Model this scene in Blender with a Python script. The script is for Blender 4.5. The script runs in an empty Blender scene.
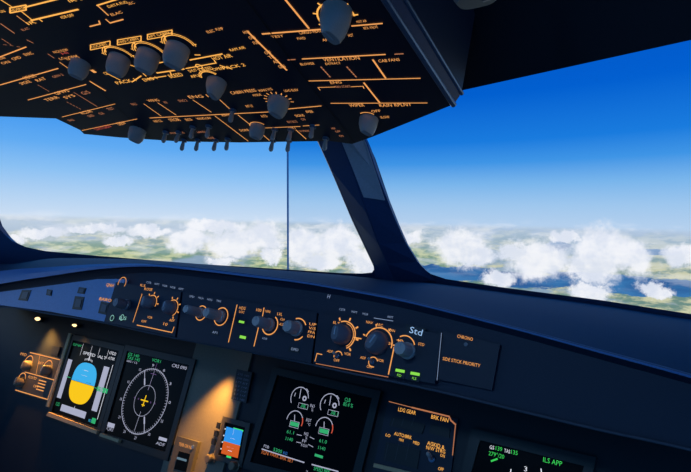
import bpy, bmesh, math, random
from mathutils import Vector, Matrix
random.seed(7)
PI = math.pi
SC = bpy.context.scene
COL = SC.collection
# ------------------------------------------------------------------ camera
W, H, F = 691, 472, 480.0
YAW = math.radians(31.0)
CAM = Vector((0, 0, 1.15))
PITCH = -math.atan(11 / F)
cd = bpy.data.cameras.new('camera'); cam = bpy.data.objects.new('camera', cd); COL.objects.link(cam)
cam.location = CAM; cam.rotation_euler = (PI / 2 + PITCH, 0, YAW)
cd.sensor_width = 36; cd.lens = 36 * F / W; cd.clip_start = 0.01; cd.clip_end = 100
SC.camera = cam
CR = cam.rotation_euler.to_matrix()
def ray(px, py):
    return (CR @ Vector(((px - W / 2) / F, -(py - H / 2) / F, -1))).normalized()

class Plane:
    def __init__(s, p, u, v, n):
        s.p = Vector(p); s.n = Vector(n).normalized(); s.u = Vector(u).normalized(); s.v = Vector(v).normalized()
    def hit(s, px, py, off=0.0):
        d = ray(px, py)
        t = (s.p + s.n * off - CAM).dot(s.n) / d.dot(s.n)
        return CAM + d * t
XA = Vector((1, 0, 0))
PAN = Plane((0, .62, .887), XA, (0, .45, 1), (0, -1, .45))        # main instrument panel
GL = Plane((0, .50, 1.039), XA, (0, .37, 1), (0, -1, .37))        # glareshield front
B = math.radians(20)
OV = Plane((0, .60, 1.268), XA, (0, -math.cos(B), math.sin(B)), (0, -math.sin(B), -math.cos(B)))  # overhead
# windscreen planes meet on the centre post
MID = Plane((-.43, 0, 0), (0, 1, 0), (0, 0, 1), XA)
pt, pb = MID.hit(352, 150), MID.hit(404, 285)
q = (pt - pb).normalized()
dR = Vector((math.cos(math.radians(19)), -math.sin(math.radians(19)), 0))
dL = Vector((-dR.x, dR.y, 0))
WR = Plane(pb, dR, q, q.cross(dR)); WL = Plane(pb, dL, q, dL.cross(q))
for P_ in (WR, WL):
    if P_.n.y > 0: P_.n = -P_.n        # point into the cockpit

# ------------------------------------------------------------------ materials
def s2l(c):
    return tuple(((x / 255) / 12.92 if x / 255 <= .04045 else ((x / 255 + .055) / 1.055) ** 2.4) for x in c)
def rgba(c): return (*s2l(c), 1)
MATS = {}
def mat(name, c, rough=.5, metal=0., bump=0., scale=300, var=.15, spec=.5):
    if name in MATS: return MATS[name]
    m = bpy.data.materials.new(name); m.use_nodes = True
    nt = m.node_tree; b = nt.nodes['Principled BSDF']
    b.inputs['Roughness'].default_value = rough; b.inputs['Metallic'].default_value = metal
    b.inputs['Specular IOR Level'].default_value = spec
    tc = nt.nodes.new('ShaderNodeTexCoord'); nz = nt.nodes.new('ShaderNodeTexNoise')
    nz.inputs['Scale'].default_value = scale; nz.inputs['Detail'].default_value = 3
    nt.links.new(tc.outputs['Object'], nz.inputs['Vector'])
    mx = nt.nodes.new('ShaderNodeMix'); mx.data_type = 'RGBA'
    l = s2l(c)
    mx.inputs[6].default_value = (*[x * (1 - var) for x in l], 1); mx.inputs[7].default_value = (*[x * (1 + var) for x in l], 1)
    nt.links.new(nz.outputs['Fac'], mx.inputs[0]); nt.links.new(mx.outputs[2], b.inputs['Base Color'])
    if bump:
        bp = nt.nodes.new('ShaderNodeBump'); bp.inputs['Strength'].default_value = bump; bp.inputs['Distance'].default_value = .001
        nt.links.new(nz.outputs['Fac'], bp.inputs['Height']); nt.links.new(bp.outputs['Normal'], b.inputs['Normal'])
    MATS[name] = m; return m
def emit(name, c, s=1.0):
    if name in MATS: return MATS[name]
    m = bpy.data.materials.new(name); m.use_nodes = True
    nt = m.node_tree; nt.nodes.clear()
    e = nt.nodes.new('ShaderNodeEmission'); o = nt.nodes.new('ShaderNodeOutputMaterial')
    e.inputs[0].default_value = rgba(c); e.inputs[1].default_value = s
    nt.links.new(e.outputs[0], o.inputs[0]); MATS[name] = m; return m

PANEL = mat('panel_blue_grey', (12, 18, 32), .55, bump=.15, scale=900)
OVH = mat('overhead_panel_paint', (11, 25, 50), .55, bump=.1, scale=900)
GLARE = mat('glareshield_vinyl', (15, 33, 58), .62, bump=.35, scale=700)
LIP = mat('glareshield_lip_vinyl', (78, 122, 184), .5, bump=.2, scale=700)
FRAME = mat('window_frame_paint', (52, 84, 130), .38, bump=.05, scale=200)
CEIL = mat('ceiling_lining', (22, 28, 42), .7, bump=.2, scale=500)
KNOB = mat('knob_grey_plastic', (178, 172, 172), .45, bump=.05, scale=900)
KNOBD = mat('knob_dark_plastic', (112, 112, 124), .4)
BEZ = mat('bezel_black', (15, 17, 23), .4)
GLASS_D = mat('display_glass_black', (2, 4, 9), .3, spec=.08)
BLACK = mat('button_black', (18, 20, 26), .45)
SILV = mat('strip_blue_silver', (112, 150, 206), .45)
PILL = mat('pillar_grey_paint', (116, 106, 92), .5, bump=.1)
METAL = mat('rim_metal', (110, 130, 160), .32, metal=.6)
CARP = mat('floor_dark_carpet', (60, 64, 78), .9, bump=.6, scale=400)
WALL = mat('side_lining', (40, 48, 66), .7, bump=.2)
AMB = emit('amber_legend', (244, 164, 92), 1.0)
AMBH = emit('amber_legend_bright', (255, 180, 86), 1.1)
AMBD = emit('amber_legend_dim', (190, 122, 86), .85)
WHT = emit('white_symbol', (225, 228, 240), 1.0)
GRY = emit('grey_tape_symbol', (168, 172, 196), 1.0)
DIMW = emit('dim_white_legend', (130, 150, 185), .9)
GRN = emit('green_symbol', (60, 225, 120), 1.0)
LIME = emit('green_button_light', (140, 225, 80), 1.0)
CYN = emit('cyan_symbol', (70, 190, 235), 1.0)
SKYB = emit('horizon_sky_blue', (62, 176, 236), 1.0)
EARTH = emit('horizon_earth_yellow', (250, 200, 30), 1.0)
EARTHR = emit('horizon_earth_rust', (208, 92, 38), 1.0)
SKYB2 = emit('standby_sky_blue', (50, 150, 235), 1.0)
RED = emit('red_symbol', (235, 70, 50), 1.0)
MAG = emit('magenta_symbol', (120, 90, 150), .7)
LCD = emit('lcd_pale_digits', (150, 190, 235), 1.0)
LAMP = emit('warm_lamp_lens', (255, 214, 150), 2.2)

# ------------------------------------------------------------------ objects
def wloc(o):
    v = Vector(o.location)
    while o.parent: o = o.parent; v += Vector(o.location)
    return v
def obj(name, bm, m, parent=None, smooth=False, label=None, origin=None):
    me = bpy.data.meshes.new(name)
    bmesh.ops.recalc_face_normals(bm, faces=bm.faces[:])
    off = wloc(parent) if parent else (Vector(origin) if origin else Vector((0, 0, 0)))
    bmesh.ops.translate(bm, verts=bm.verts[:], vec=-off)
    bm.to_mesh(me); bm.free()
    me.materials.append(m)
    if smooth:
        for p in me.polygons: p.use_smooth = True
        me.set_sharp_from_angle(angle=math.radians(35))
    o = bpy.data.objects.new(name, me); COL.objects.link(o)
    if parent: o.parent = parent
    elif origin: o.location = origin
    if label: o['label'] = label
    return o
def thing(name, label, cat, loc, group=None):
    o = bpy.data.objects.new(name, None); COL.objects.link(o); o.empty_display_size = .02
    o.location = loc; o['label'] = label; o['category'] = cat
    if group: o['group'] = group
    return o
def tag(o, label, cat, group=None):
    o['label'] = label; o['category'] = cat
    if group: o['group'] = group
    return o
def struct(o, label, cat):
    o['kind'] = 'structure'; o['label'] = label; o['category'] = cat; return o

def add_slab(bm, pts, vec):
    """closed solid from a planar loop of points swept by vec"""
    a = [bm.verts.new(p) for p in pts]; b = [bm.verts.new(Vector(p) + Vector(vec)) for p in pts]
    bm.faces.new(a); bm.faces.new(b[::-1])
    n = len(a)
    for i in range(n): bm.faces.new((a[i], b[i], b[(i + 1) % n], a[(i + 1) % n]))
def add_box(bm, c, sx, sy, sz, rot=None):
    r = bmesh.ops.create_cube(bm, size=1, matrix=Matrix.Translation(c) @ (rot.to_4x4() if rot else Matrix()) @ Matrix.Diagonal((sx, sy, sz, 1)))
    return r['verts']
def add_tube(bm, pts, r, seg=10, closed=False, cap=True):
    pts = [Vector(p) for p in pts]; rings = []
    up = Vector((.13, .21, .97)).normalized()
    for i, p in enumerate(pts):
        a = pts[max(i - 1, 0)]; b = pts[min(i + 1, len(pts) - 1)]
        t = (b - a).normalized(); s = t.cross(up).normalized(); w = s.cross(t)
        rr = r[i] if isinstance(r, (list, tuple)) else r
        rings.append([bm.verts.new(p + s * rr * math.cos(2 * PI * k / seg) + w * rr * math.sin(2 * PI * k / seg)) for k in range(seg)])
    for A, C in zip(rings, rings[1:]):
        for k in range(seg): bm.faces.new((A[k], A[(k + 1) % seg], C[(k + 1) % seg], C[k]))
    if cap: bm.faces.new(rings[0][::-1]); bm.faces.new(rings[-1])
def loft(bm, base, ex, ey, n, rows, seg=24, power=None):
    """rings of superellipses; rows = (height, rx, ry, exponent)"""
    rings = []
    for (h, rx, ry, pw) in rows:
        ring = []
        for k in range(seg):
            a = 2 * PI * k / seg; c, s = math.cos(a), math.sin(a)
            x = math.copysign(abs(c) ** (2 / pw), c) * rx; y = math.copysign(abs(s) ** (2 / pw), s) * ry
            ring.append(bm.verts.new(base + ex * x + ey * y + n * h))
        rings.append(ring)
    for A, C in zip(rings, rings[1:]):
        for k in range(seg): bm.faces.new((A[k], A[(k + 1) % seg], C[(k + 1) % seg], C[k]))
    bm.faces.new(rings[0][::-1]); bm.faces.new(rings[-1])

_txt = {}
def glyphs(s):
    if s not in _txt:
        cu = bpy.data.curves.new('t', 'FONT'); cu.body = s; cu.resolution_u = 2
        o = bpy.data.objects.new('t', cu); COL.objects.link(o)
        dg = bpy.context.evaluated_depsgraph_get(); me = bpy.data.meshes.new_from_object(o.evaluated_get(dg))
        vs = [v.co.copy() for v in me.vertices]; fs = [tuple(p.vertices) for p in me.polygons]
        x0 = min(v.x for v in vs); x1 = max(v.x for v in vs)
        _txt[s] = ([((v.x - x0) / (x1 - x0), v.y / .70) for v in vs], fs)
        bpy.data.objects.remove(o); bpy.data.curves.remove(cu); bpy.data.meshes.remove(me)
    return _txt[s]

class Draw:
    """ink on a plane: strokes, fills and lettering as thin raised print"""
    def __init__(s, plane, off): s.P = plane; s.off = off; s.bm = bmesh.new()
    def h(s, p): return s.P.hit(p[0], p[1], s.off) if not isinstance(p, Vector) else p
    def quad(s, a, b, c, d):
        s.bm.faces.new([s.bm.verts.new(x) for x in (a, b, c, d)])
    def line(s, *pts, w=.0012):
        for a, b in zip(pts, pts[1:]):
            a, b = s.h(a), s.h(b); t = (b - a)
            if t.length < 1e-6: continue
            t.normalize(); k = s.P.n.cross(t) * w / 2
            s.quad(a - k - t * w * .4, b - k + t * w * .4, b + k + t * w * .4, a + k - t * w * .4)
        return s
    def dots(s, a, b, n, w=.0012):
        a, b = s.h(a), s.h(b)
        for i in range(n):
            p0 = a.lerp(b, i / n); p1 = a.lerp(b, (i + .5) / n); s.line(p0, p1, w=w)
        return s
    def fill(s, pts):
        s.bm.faces.new([s.bm.verts.new(s.h(p)) for p in pts]); return s
    def text(s, t, a, b, hgt, hm=None):
        """lettering from a to b (pixels or points), cap height hgt px (or hm metres)"""
        A, Bp = s.h(a), s.h(b)
        if hm is None:
            hm = (s.h((a[0], a[1] - hgt / 2)) - s.h((a[0], a[1] + hgt / 2))).dot(s.P.v)
            hm = abs(hm)
        u = Bp - A
        vv = (s.P.n.cross(u.normalized())) * hm
        if vv.dot(s.P.v) < 0: vv = -vv
        vs, fs = glyphs(t)
        nv = [s.bm.verts.new(A + u * x + vv * y) for x, y in vs]
        for f in fs:
            try: s.bm.faces.new([nv[i] for i in f])
            except ValueError: pass
        return s
    def arc(s, c, r, a0, a1, w=.0012, n=20, sy=1.0):
        c = s.h(c); pts = []
        for i in range(n + 1):
            a = math.radians(a0 + (a1 - a0) * i / n)
            pts.append(c + s.P.u * math.cos(a) * r + s.P.v * math.sin(a) * r * sy)
        s.line(*pts, w=w); return s
    def ticks(s, c, r0, r1, a0, a1, n, w=.001):
        c = s.h(c)
        for i in range(n):
            a = math.radians(a0 + (a1 - a0) * i / max(n - 1, 1)); d = s.P.u * math.cos(a) + s.P.v * math.sin(a)
            s.line(c + d * r0, c + d * r1, w=w)
        return s
    def box(s, a, b, hp, w=.0009):
        """outlined label box: a,b = left and right ends of centre line, hp px half height"""
        A0, A1 = s.h((a[0], a[1] - hp)), s.h((a[0], a[1] + hp)); B0, B1 = s.h((b[0], b[1] - hp)), s.h((b[0], b[1] + hp))
        s.line(A0, B0, B1, A1, A0, w=w); return s
    def split(s, items, m, parent, default=None):
        """print divided into parts: every island of ink goes to the nearest named centre"""
        cs = [(nm, s.h(p)) for nm, p in items]; outs = [bmesh.new() for _ in cs]; seen = set()
        for v in s.bm.verts[:]:
            if v in seen: continue
            st = [v]; isl = []; seen.add(v)
            while st:
                x = st.pop(); isl.append(x)
                for e in x.link_edges:
                    y = e.other_vert(x)
                    if y not in seen: seen.add(y); st.append(y)
            c = sum((x.co for x in isl), Vector()) / len(isl)
            k = min(range(len(cs)), key=lambda q: (cs[q][1] - c).length)
            mp = {x: outs[k].verts.new(x.co) for x in isl}; fs = {f for x in isl for f in x.link_faces}
            for f in fs:
                try: outs[k].faces.new([mp[x] for x in f.verts])
                except ValueError: pass
        s.bm.free()
        for (nm, _), b in zip(cs, outs):
            if b.verts: obj(nm, b, m, parent)
            else: b.free()
    def done(s, name, m, parent, label=None):
        if not s.bm.verts: s.bm.free(); return None
        return obj(name, s.bm, m, parent, label=label)

class Quad:
    """a display face: four pixel corners (TL, TR, BR, BL) on a plane, addressed 0..1"""
    def __init__(s, plane, cs, off): s.P = plane; s.c = [plane.hit(x, y, off) for x, y in cs]; s.off = off
    def __call__(s, u, v, lift=0):
        tl, tr, br, bl = s.c
        return (tl.lerp(tr, u)).lerp(bl.lerp(br, u), v) + s.P.n * lift

def quad_slab(plane, cs, off, depth, grow=0):
    """solid with its face on pixel corners at offset off and its back `depth` behind"""
    pts = [plane.hit(x, y, off) for x, y in cs]
    if grow:
        c = sum(pts, Vector()) / len(pts); pts = [p + (p - c).normalized() * grow for p in pts]
    bm = bmesh.new(); add_slab(bm, pts, -plane.n * depth); return bm

# ------------------------------------------------------------------ simulator screens (display the outside world)
DOME = 5.5  # power of the added blue fill light behind the view
R = 3.0; CC = Vector((-.43, 0, 0))
def cyl_uv(px, py):
    d = ray(px, py); o = CAM - CC
    a = d.x ** 2 + d.y ** 2; b = 2 * (o.x * d.x + o.y * d.y); c = o.x ** 2 + o.y ** 2 - R * R
    t = (-b + math.sqrt(b * b - 4 * a * c)) / (2 * a); p = o + d * t
    return (R * math.atan2(-p.x, p.y), p.z + 0.0)
class N:
    """tiny node builder"""
    def __init__(s, nt): s.nt = nt
    def _in(s, sock, v):
        if isinstance(v, bpy.types.NodeSocket): s.nt.links.new(v, sock)
        else: sock.default_value = v
    def m(s, op, a, b=0., c=None, clamp=False):
        n = s.nt.nodes.new('ShaderNodeMath'); n.operation = op; n.use_clamp = clamp
        s._in(n.inputs[0], a); s._in(n.inputs[1], b)
        if c is not None: s._in(n.inputs[2], c)
        return n.outputs[0]
    def v(s, op, a, b=(0, 0, 0)):
        n = s.nt.nodes.new('ShaderNodeVectorMath'); n.operation = op
        s._in(n.inputs[0], a); s._in(n.inputs[1], b)
        return n.outputs['Value'] if op == 'LENGTH' else n.outputs[0]
    def noise(s, vec, scale, detail=4, rough=.55, out='Fac', lac=2.0):
        n = s.nt.nodes.new('ShaderNodeTexNoise'); n.noise_dimensions = '2D'
        s._in(n.inputs['Vector'], vec); n.inputs['Scale'].default_value = scale
        n.inputs['Detail'].default_value = detail; n.inputs['Roughness'].default_value = rough
        n.inputs['Lacunarity'].default_value = lac
        return n.outputs[out]
    def step(s, x, a, b):
        n = s.nt.nodes.new('ShaderNodeMapRange'); n.interpolation_type = 'SMOOTHSTEP'
        s._in(n.inputs[0], x); n.inputs[1].default_value = a; n.inputs[2].default_value = b
        return n.outputs[0]
    def mix(s, f, a, b):
        n = s.nt.nodes.new('ShaderNodeMix'); n.data_type = 'RGBA'
        s._in(n.inputs[0], f); s._in(n.inputs[6], a); s._in(n.inputs[7], b); return n.outputs[2]
    def ramp(s, x, stops):
        n = s.nt.nodes.new('ShaderNodeValToRGB'); e = n.color_ramp.elements
        while len(e) < len(stops): e.new(.5)
        for el, (p, c) in zip(e, stops): el.position = p; el.color = rgba(c)
        s._in(n.inputs[0], x); return n.outputs[0]

u0, z0 = cyl_uv(0, 215); u1, z1 = cyl_uv(691, 231)
HB = (z1 - z0) / (u1 - u0); HA = z0 - HB * u0
def screen_material(name, sky, blobs, waters, greens, haze):
    m = bpy.data.materials.new(name); m.use_nodes = True; nt = m.node_tree; nt.nodes.clear(); n = N(nt)
    uvn = nt.nodes.new('ShaderNodeUVMap'); uvn.uv_map = 'UVMap'; uv = uvn.outputs[0]
    sep = nt.nodes.new('ShaderNodeSeparateXYZ'); nt.links.new(uv, sep.inputs[0])
    t = n.m('SUBTRACT', sep.outputs[1], n.m('MULTIPLY_ADD', sep.outputs[0], HB, HA))
    col = n.ramp(n.m('MULTIPLY_ADD', t, 1 / 1.3, 0.0, clamp=True), sky)
    # ground, foreshortened toward the horizon
    st = n.v('MULTIPLY', uv, (1.0, 3.6, 1))
    g1 = n.noise(st, 2.3, 6, .62); g2 = n.noise(n.v('ADD', st, (7, 3, 0)), 7.5, 5, .6)
    land = n.mix(n.step(g2, .40, .62), rgba((104, 138, 128)), rgba((206, 206, 168)))
    land = n.mix(n.step(g1, .48, .62), land, rgba((138, 164, 186)))
    warp = n.v('MULTIPLY', n.v('SUBTRACT', n.noise(st, 3.2, 5, .6, 'Color'), (.5, .5, .5)), (.34, .10, 0))
    wu = n.v('ADD', uv, warp)
    def field(vec, items):
        acc = None
        for (px, py, rx, ry) in items:
            u, z = cyl_uv(px, py); ua, _ = cyl_uv(px + rx, py); _, zb = cyl_uv(px, py - ry)
            d = n.v('MULTIPLY', n.v('SUBTRACT', vec, (u, z, 0)), (1 / (1.02 * abs(ua - u)), 1 / (1.02 * abs(zb - z)), 0))
            f = n.m('SUBTRACT', 1.0, n.v('LENGTH', d))
            acc = f if acc is None else n.m('MAXIMUM', acc, f)
        return acc
    if greens:
        gf = n.step(field(wu, greens), 0, .35); land = n.mix(n.m('MULTIPLY', gf, .65), land, n.mix(n.step(g2, .42, .6), rgba((112, 150, 112)), rgba((192, 204, 150))))
    if waters:
        wf = n.step(field(wu, waters), 0, .16)
        land = n.mix(wf, land, n.mix(n.step(g1, .35, .65), rgba((44, 116, 176)), rgba((22, 86, 150))))
    depth = n.m('MULTIPLY', t, -1.0)
    hz = n.m('SUBTRACT', 1.0, n.step(depth, -.02, .26))
    land = n.mix(n.m('MULTIPLY_ADD', hz, .78, .04), land, rgba(haze))
    col = n.mix(n.step(depth, -.015, .02), col, land)
    # clouds
    cw = n.v('ADD', uv, n.v('MULTIPLY', n.v('SUBTRACT', n.noise(uv, 5.5, 7, .68, 'Color'), (.5, .5, .5)), (.20, .16, 0)))
    puff = n.noise(uv, 9.0, 7, .65)
    bf = n.m('ADD', field(cw, blobs), n.m('MULTIPLY', n.m('SUBTRACT', puff, .5), .7))
    cl = n.step(bf, -.02, .46)
    band_n = n.noise(n.v('MULTIPLY', uv, (1, 4.5, 1)), 3.4, 6, .6)
    band = n.m('MULTIPLY', n.step(band_n, .47, .64), n.m('MULTIPLY', n.step(depth, -.06, .03), n.m('SUBTRACT', 1.0, n.step(depth, .16, .36))))
    cl = n.m('MAXIMUM', cl, n.m('MULTIPLY', band, .42))
    shade = n.step(n.noise(n.v('ADD', uv, (.0, .035, 0)), 6.5, 6, .6), .36, .62)
    ccol = n.mix(shade, rgba((226, 232, 245)), rgba((248, 249, 254)))
    col = n.mix(n.m('MULTIPLY', cl, .93), col, ccol)
    e = nt.nodes.new('ShaderNodeEmission'); o = nt.nodes.new('ShaderNodeOutputMaterial')
    nt.links.new(col, e.inputs[0]); e.inputs[1].default_value = 1.0; nt.links.new(e.outputs[0], o.inputs[0])
    return m
def make_screen(name, ua, ub, m, label):
    bm = bmesh.new(); uvl = bm.loops.layers.uv.new('UVMap')
    nu, nz = 60, 2; zs = [-.6, 1.2, 3.4]
    def P_(u, z, r=R):
        a = u / R; return CC + Vector((-math.sin(a) * r, math.cos(a) * r, z))
    front = [[bm.verts.new(P_(ua + (ub - ua) * i / nu, z)) for z in zs] for i in range(nu + 1)]
    for i in range(nu):
        for j in range(nz):
            f = bm.faces.new((front[i][j], front[i + 1][j], front[i + 1][j + 1], front[i][j + 1])); f.smooth = True
            for lp, (a, b) in zip(f.loops, ((i, j), (i + 1, j), (i + 1, j + 1), (i, j + 1))):
                lp[uvl].uv = (ua + (ub - ua) * a / nu, zs[b])
    o = obj(name, bm, m, origin=tuple(P_((ua + ub) / 2, -.6)))
    # rigid shell behind
    bk = bmesh.new(); fr = [[[bk.verts.new(P_(ua + (ub - ua) * i / nu, z, r)) for z in (-.61, 3.41)] for r in (R + .006, R + .06)] for i in range(nu + 1)]
    for i in range(nu):
        (a0, a1), (b0, b1) = fr[i]; (c0, c1), (d0, d1) = fr[i + 1]
        for f in ((a0, c0, c1, a1), (b0, b1, d1, d0), (a1, c1, d1, b1), (a0, b0, d0, c0)): bk.faces.new(f)
    for i in (0, nu):
        (a0, a1), (b0, b1) = fr[i]; bk.faces.new((a0, a1, b1, b0))
    obj('screen_shell', bk, BLACK, o)
    tag(o, label, 'screen'); return o
us, _ = cyl_uv(288, 200)
SKY_L = [(0, (206, 224, 244)), (.10, (180, 212, 244)), (.22, (140, 194, 244)), (.34, (98, 172, 243)), (.50, (58, 150, 240)), (1, (24, 116, 224))]
SKY_R = [(0, (184, 210, 238)), (.10, (160, 200, 238)), (.20, (122, 182, 236)), (.30, (64, 150, 230)), (.40, (26, 124, 222)), (.62, (2, 96, 208)), (1, (0, 80, 196))]
BL_L = [(190, 240, 26, 15), (235, 244, 34, 20), (262, 238, 34, 20), (120, 240, 22, 7), (95, 228, 40, 6), (45, 232, 30, 8), (20, 238, 18, 6), (215, 226, 40, 8), (150, 230, 26, 7), (270, 256, 14, 8), (222, 262, 18, 7), (-60, 232, 50, 14), (-150, 236, 60, 20)]
GR_L = [(110, 250, 60, 10), (165, 252, 40, 8), (270, 262, 26, 9), (70, 244, 40, 6)]
BL_R = [(300, 245, 30, 24), (338, 243, 34, 22), (365, 262, 26, 16), (322, 262, 26, 10), (402, 236, 26, 10), (464, 247, 36, 22), (478, 256, 24, 14), (535, 260, 42, 24), (516, 254, 24, 14), (600, 254, 40, 35), (630, 260, 34, 22), (585, 268, 34, 17), (566, 236, 20, 7), (685, 256, 26, 17), (592, 290, 28, 12), (497, 279, 22, 9), (655, 289, 22, 8), (740, 250, 40, 20), (830, 250, 50, 22)]
WA_R = [(455, 273, 44, 8), (430, 268, 20, 5), (520, 280, 50, 8), (620, 285, 90, 10), (690, 289, 50, 10), (560, 246, 16, 6), (655, 252, 46, 5), (570, 279, 30, 7)]
GR_R = [(420, 256, 40, 9), (440, 262, 26, 5), (470, 287, 22, 5), (330, 266, 12, 6)]
left_screen = make_screen('projection_screen', us + .004, R * math.radians(128), screen_material('screen_view_left', SKY_L, BL_L, [], GR_L, (205, 220, 238)),
    'brighter left simulator screen showing pale sky, clouds and green land')
right_screen = make_screen('projection_screen', -R * math.radians(112), us - .006, screen_material('screen_view_right', SKY_R, BL_R, WA_R, GR_R, (186, 206, 232)),
    'right simulator screen showing deep blue sky, cumulus clouds, lakes and coast')
bm = bmesh.new(); a = us / R
sd = Vector((-math.sin(a), math.cos(a), 0)); 
add_box(bm, CC + sd * (R - .012) + Vector((0, 0, 1.4)), .010, .02, 4.0, Matrix.Rotation(a, 3, 'Z'))
tag(obj('screen_seam_strip', bm, mat('seam_grey_blue', (120, 160, 205), .6), origin=tuple(CC + sd * (R - .012) + Vector((0, 0, -.6)))),
    'thin vertical grey strip covering the joint between the two screens', 'strip')

# ------------------------------------------------------------------ windscreen frames
def frame(name, plane, outer, inner, m, depth=.022):
    bm = bmesh.new(); es = []
    for loop in (outer, inner):
        vs = [bm.verts.new(p if isinstance(p, Vector) else plane.hit(*p)) for p in loop]
        es += [bm.edges.new((vs[i], vs[(i + 1) % len(vs)])) for i in range(len(vs))]
    bmesh.ops.triangle_fill(bm, use_beauty=True, use_dissolve=False, edges=es)
    for f in bm.faces[:]:
        pass
    r = bmesh.ops.extrude_face_region(bm, geom=bm.faces[:])
    vs = [g for g in r['geom'] if isinstance(g, bmesh.types.BMVert)]
    bmesh.ops.translate(bm, verts=vs, vec=Vector((-plane.n.x, -plane.n.y, 0)).normalized() * depth + Vector((0, 0, -.012)))
    return bm
def on(plane, base, du, dv): return base + plane.u * du + plane.v * dv
def rnd(pts, k=3, it=2):
    """Chaikin corner cutting"""
    for _ in range(it):
        o = []
        for i in range(len(pts)):
            a, b = pts[i], pts[(i + 1) % len(pts)]
            o.append((a[0] * .75 + b[0] * .25, a[1] * .75 + b[1] * .25)); o.append((a[0] * .25 + b[0] * .75, a[1] * .25 + b[1] * .75))
        pts = o
    return pts
openR = [(346, 108), (366, 150), (381, 193), (396, 230), (408, 254), (421, 267), (431, 274), (446, 279), (500, 287), (600, 300), (691, 314), (770, 325), (790, 318), (795, 300),
         (790, 40), (780, 4), (768, 1), (691, 19), (600, 40), (500, 63), (420, 82), (340, 92)]
openL = [(300, 104), (318, 141), (331, 170), (350, 215), (368, 253), (375, 268), (372, 272.5), (362, 273.5), (340, 273), (288, 269.5), (200, 264), (100, 256), (45, 251), (26, 247), (12, 241), (3, 233), (-6, 221), (-14, 200), (-20, 170),
         (-24, 108), (-18, 101), (0, 100), (150, 102), (290, 102)]
up, dn = .52, -.16
eR = [on(WR, pb, 0, dn), on(WR, pb, 1.02, dn), on(WR, pb, 1.02, up), on(WR, pb, 0, up)]
eL = [on(WL, pb, 0, dn), on(WL, pb, 1.30, dn), on(WL, pb, 1.30, up), on(WL, pb, 0, up)]
bR = frame('f', WR, eR, openR, FRAME)
oR = struct(obj('window_2', bR, FRAME, origin=tuple(pb)), 'dark blue frame around the right windscreen, meeting the sloping centre post', 'window frame')
bL = frame('f', WL, eL, openL, FRAME)
oL = struct(obj('window_1', bL, FRAME, origin=tuple(pb + Vector((-.001, 0, 0)))), 'dark blue frame around the left windscreen with a rounded lower corner', 'window frame')
# glass: thin clear panes held in the frames
gm = bpy.data.materials.new('windscreen_glass'); gm.use_nodes = True; nt = gm.node_tree; nt.nodes.clear()
tr = nt.nodes.new('ShaderNodeBsdfTransparent'); tr.inputs[0].default_value = (.985, .99, 1, 1)
gs = nt.nodes.new('ShaderNodeBsdfGlossy'); gs.inputs['Roughness'].default_value = .02
fr_ = nt.nodes.new('ShaderNodeFresnel'); fr_.inputs[0].default_value = 1.12
mx = nt.nodes.new('ShaderNodeMixShader'); ou = nt.nodes.new('ShaderNodeOutputMaterial')
nt.links.new(fr_.outputs[0], mx.inputs[0]); nt.links.new(tr.outputs[0], mx.inputs[1]); nt.links.new(gs.outputs[0], mx.inputs[2]); nt.links.new(mx.outputs[0], ou.inputs[0])
for P_, op, fo in ((WL, openL, oL), (WR, openR, oR)):
    bm = bmesh.new(); bm.faces.new([bm.verts.new(P_.hit(x, y) + Vector((-P_.n.x, -P_.n.y, 0)).normalized() * .014 + Vector((0, 0, -.008))) for x, y in op])
    obj('glass_pane', bm, gm, fo)
def post_row(px, lift=0., pull=0.):
    (lx, ly), (mx_, my), (rx, ry) = px
    h_ = lambda P_: Vector((P_.n.x, P_.n.y, 0)).normalized()
    L = WL.hit(lx, ly) + h_(WL) * .0005; M_ = MID.hit(mx_, my) + Vector((0, -.042, 0)); R_ = WR.hit(rx, ry) + h_(WR) * .0005
    return [L, M_, R_]
prow = [post_row(p) for p in (((302, 104), (332, 104), (352, 108)), ((318.5, 141), (352, 141), (368, 145)), ((331.5, 170), (363, 170), (378.5, 176)), ((350, 213), (377, 213), (393, 214)), ((364, 243), (388, 243), (406, 243)), ((373, 262), (396, 262), (418, 262)), ((375, 277), (404, 281), (436, 281)))]
cp = thing('centre_post', 'sloping dark blue centre post between the two windscreens with a highlight put in as a pale plate on its upper right face', 'window post', pb)
bm = bmesh.new(); vr = [[bm.verts.new(p) for p in r] for r in prow]; vb = [[bm.verts.new(p + Vector((0, .012, -.004))) for p in (r[0], r[2])] for r in prow]
for i in range(len(vr) - 1):
    a, b, c, d_ = vr[i], vr[i + 1], vb[i], vb[i + 1]
    for f in ((a[0], a[1], b[1], b[0]), (a[1], a[2], b[2], b[1]), (a[0], b[0], d_[0], c[0]), (a[2], c[1], d_[1], b[2]), (c[0], d_[0], d_[1], c[1])): bm.faces.new(f)
bm.faces.new((*vr[0], vb[0][1], vb[0][0])); bm.faces.new((*vr[-1][::-1], vb[-1][0], vb[-1][1]))
bmesh.ops.bevel(bm, geom=[e for e in bm.edges if e.verts[0] in [r[1] for r in vr] and e.verts[1] in [r[1] for r in vr]], offset=.002, segments=2, affect='EDGES')
obj('post_cover', bm, FRAME, cp)
bm = bmesh.new(); up_ = []  # pale plate whose colour stands in for sky reflected on the post
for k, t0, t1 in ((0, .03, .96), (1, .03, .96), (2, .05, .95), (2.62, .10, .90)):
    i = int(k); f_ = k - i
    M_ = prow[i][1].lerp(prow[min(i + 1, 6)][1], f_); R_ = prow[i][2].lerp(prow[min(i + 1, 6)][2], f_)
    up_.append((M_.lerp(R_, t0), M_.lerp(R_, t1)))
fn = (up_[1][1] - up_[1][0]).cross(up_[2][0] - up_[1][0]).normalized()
if fn.dot(CAM - up_[1][0]) < 0: fn = -fn
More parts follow.
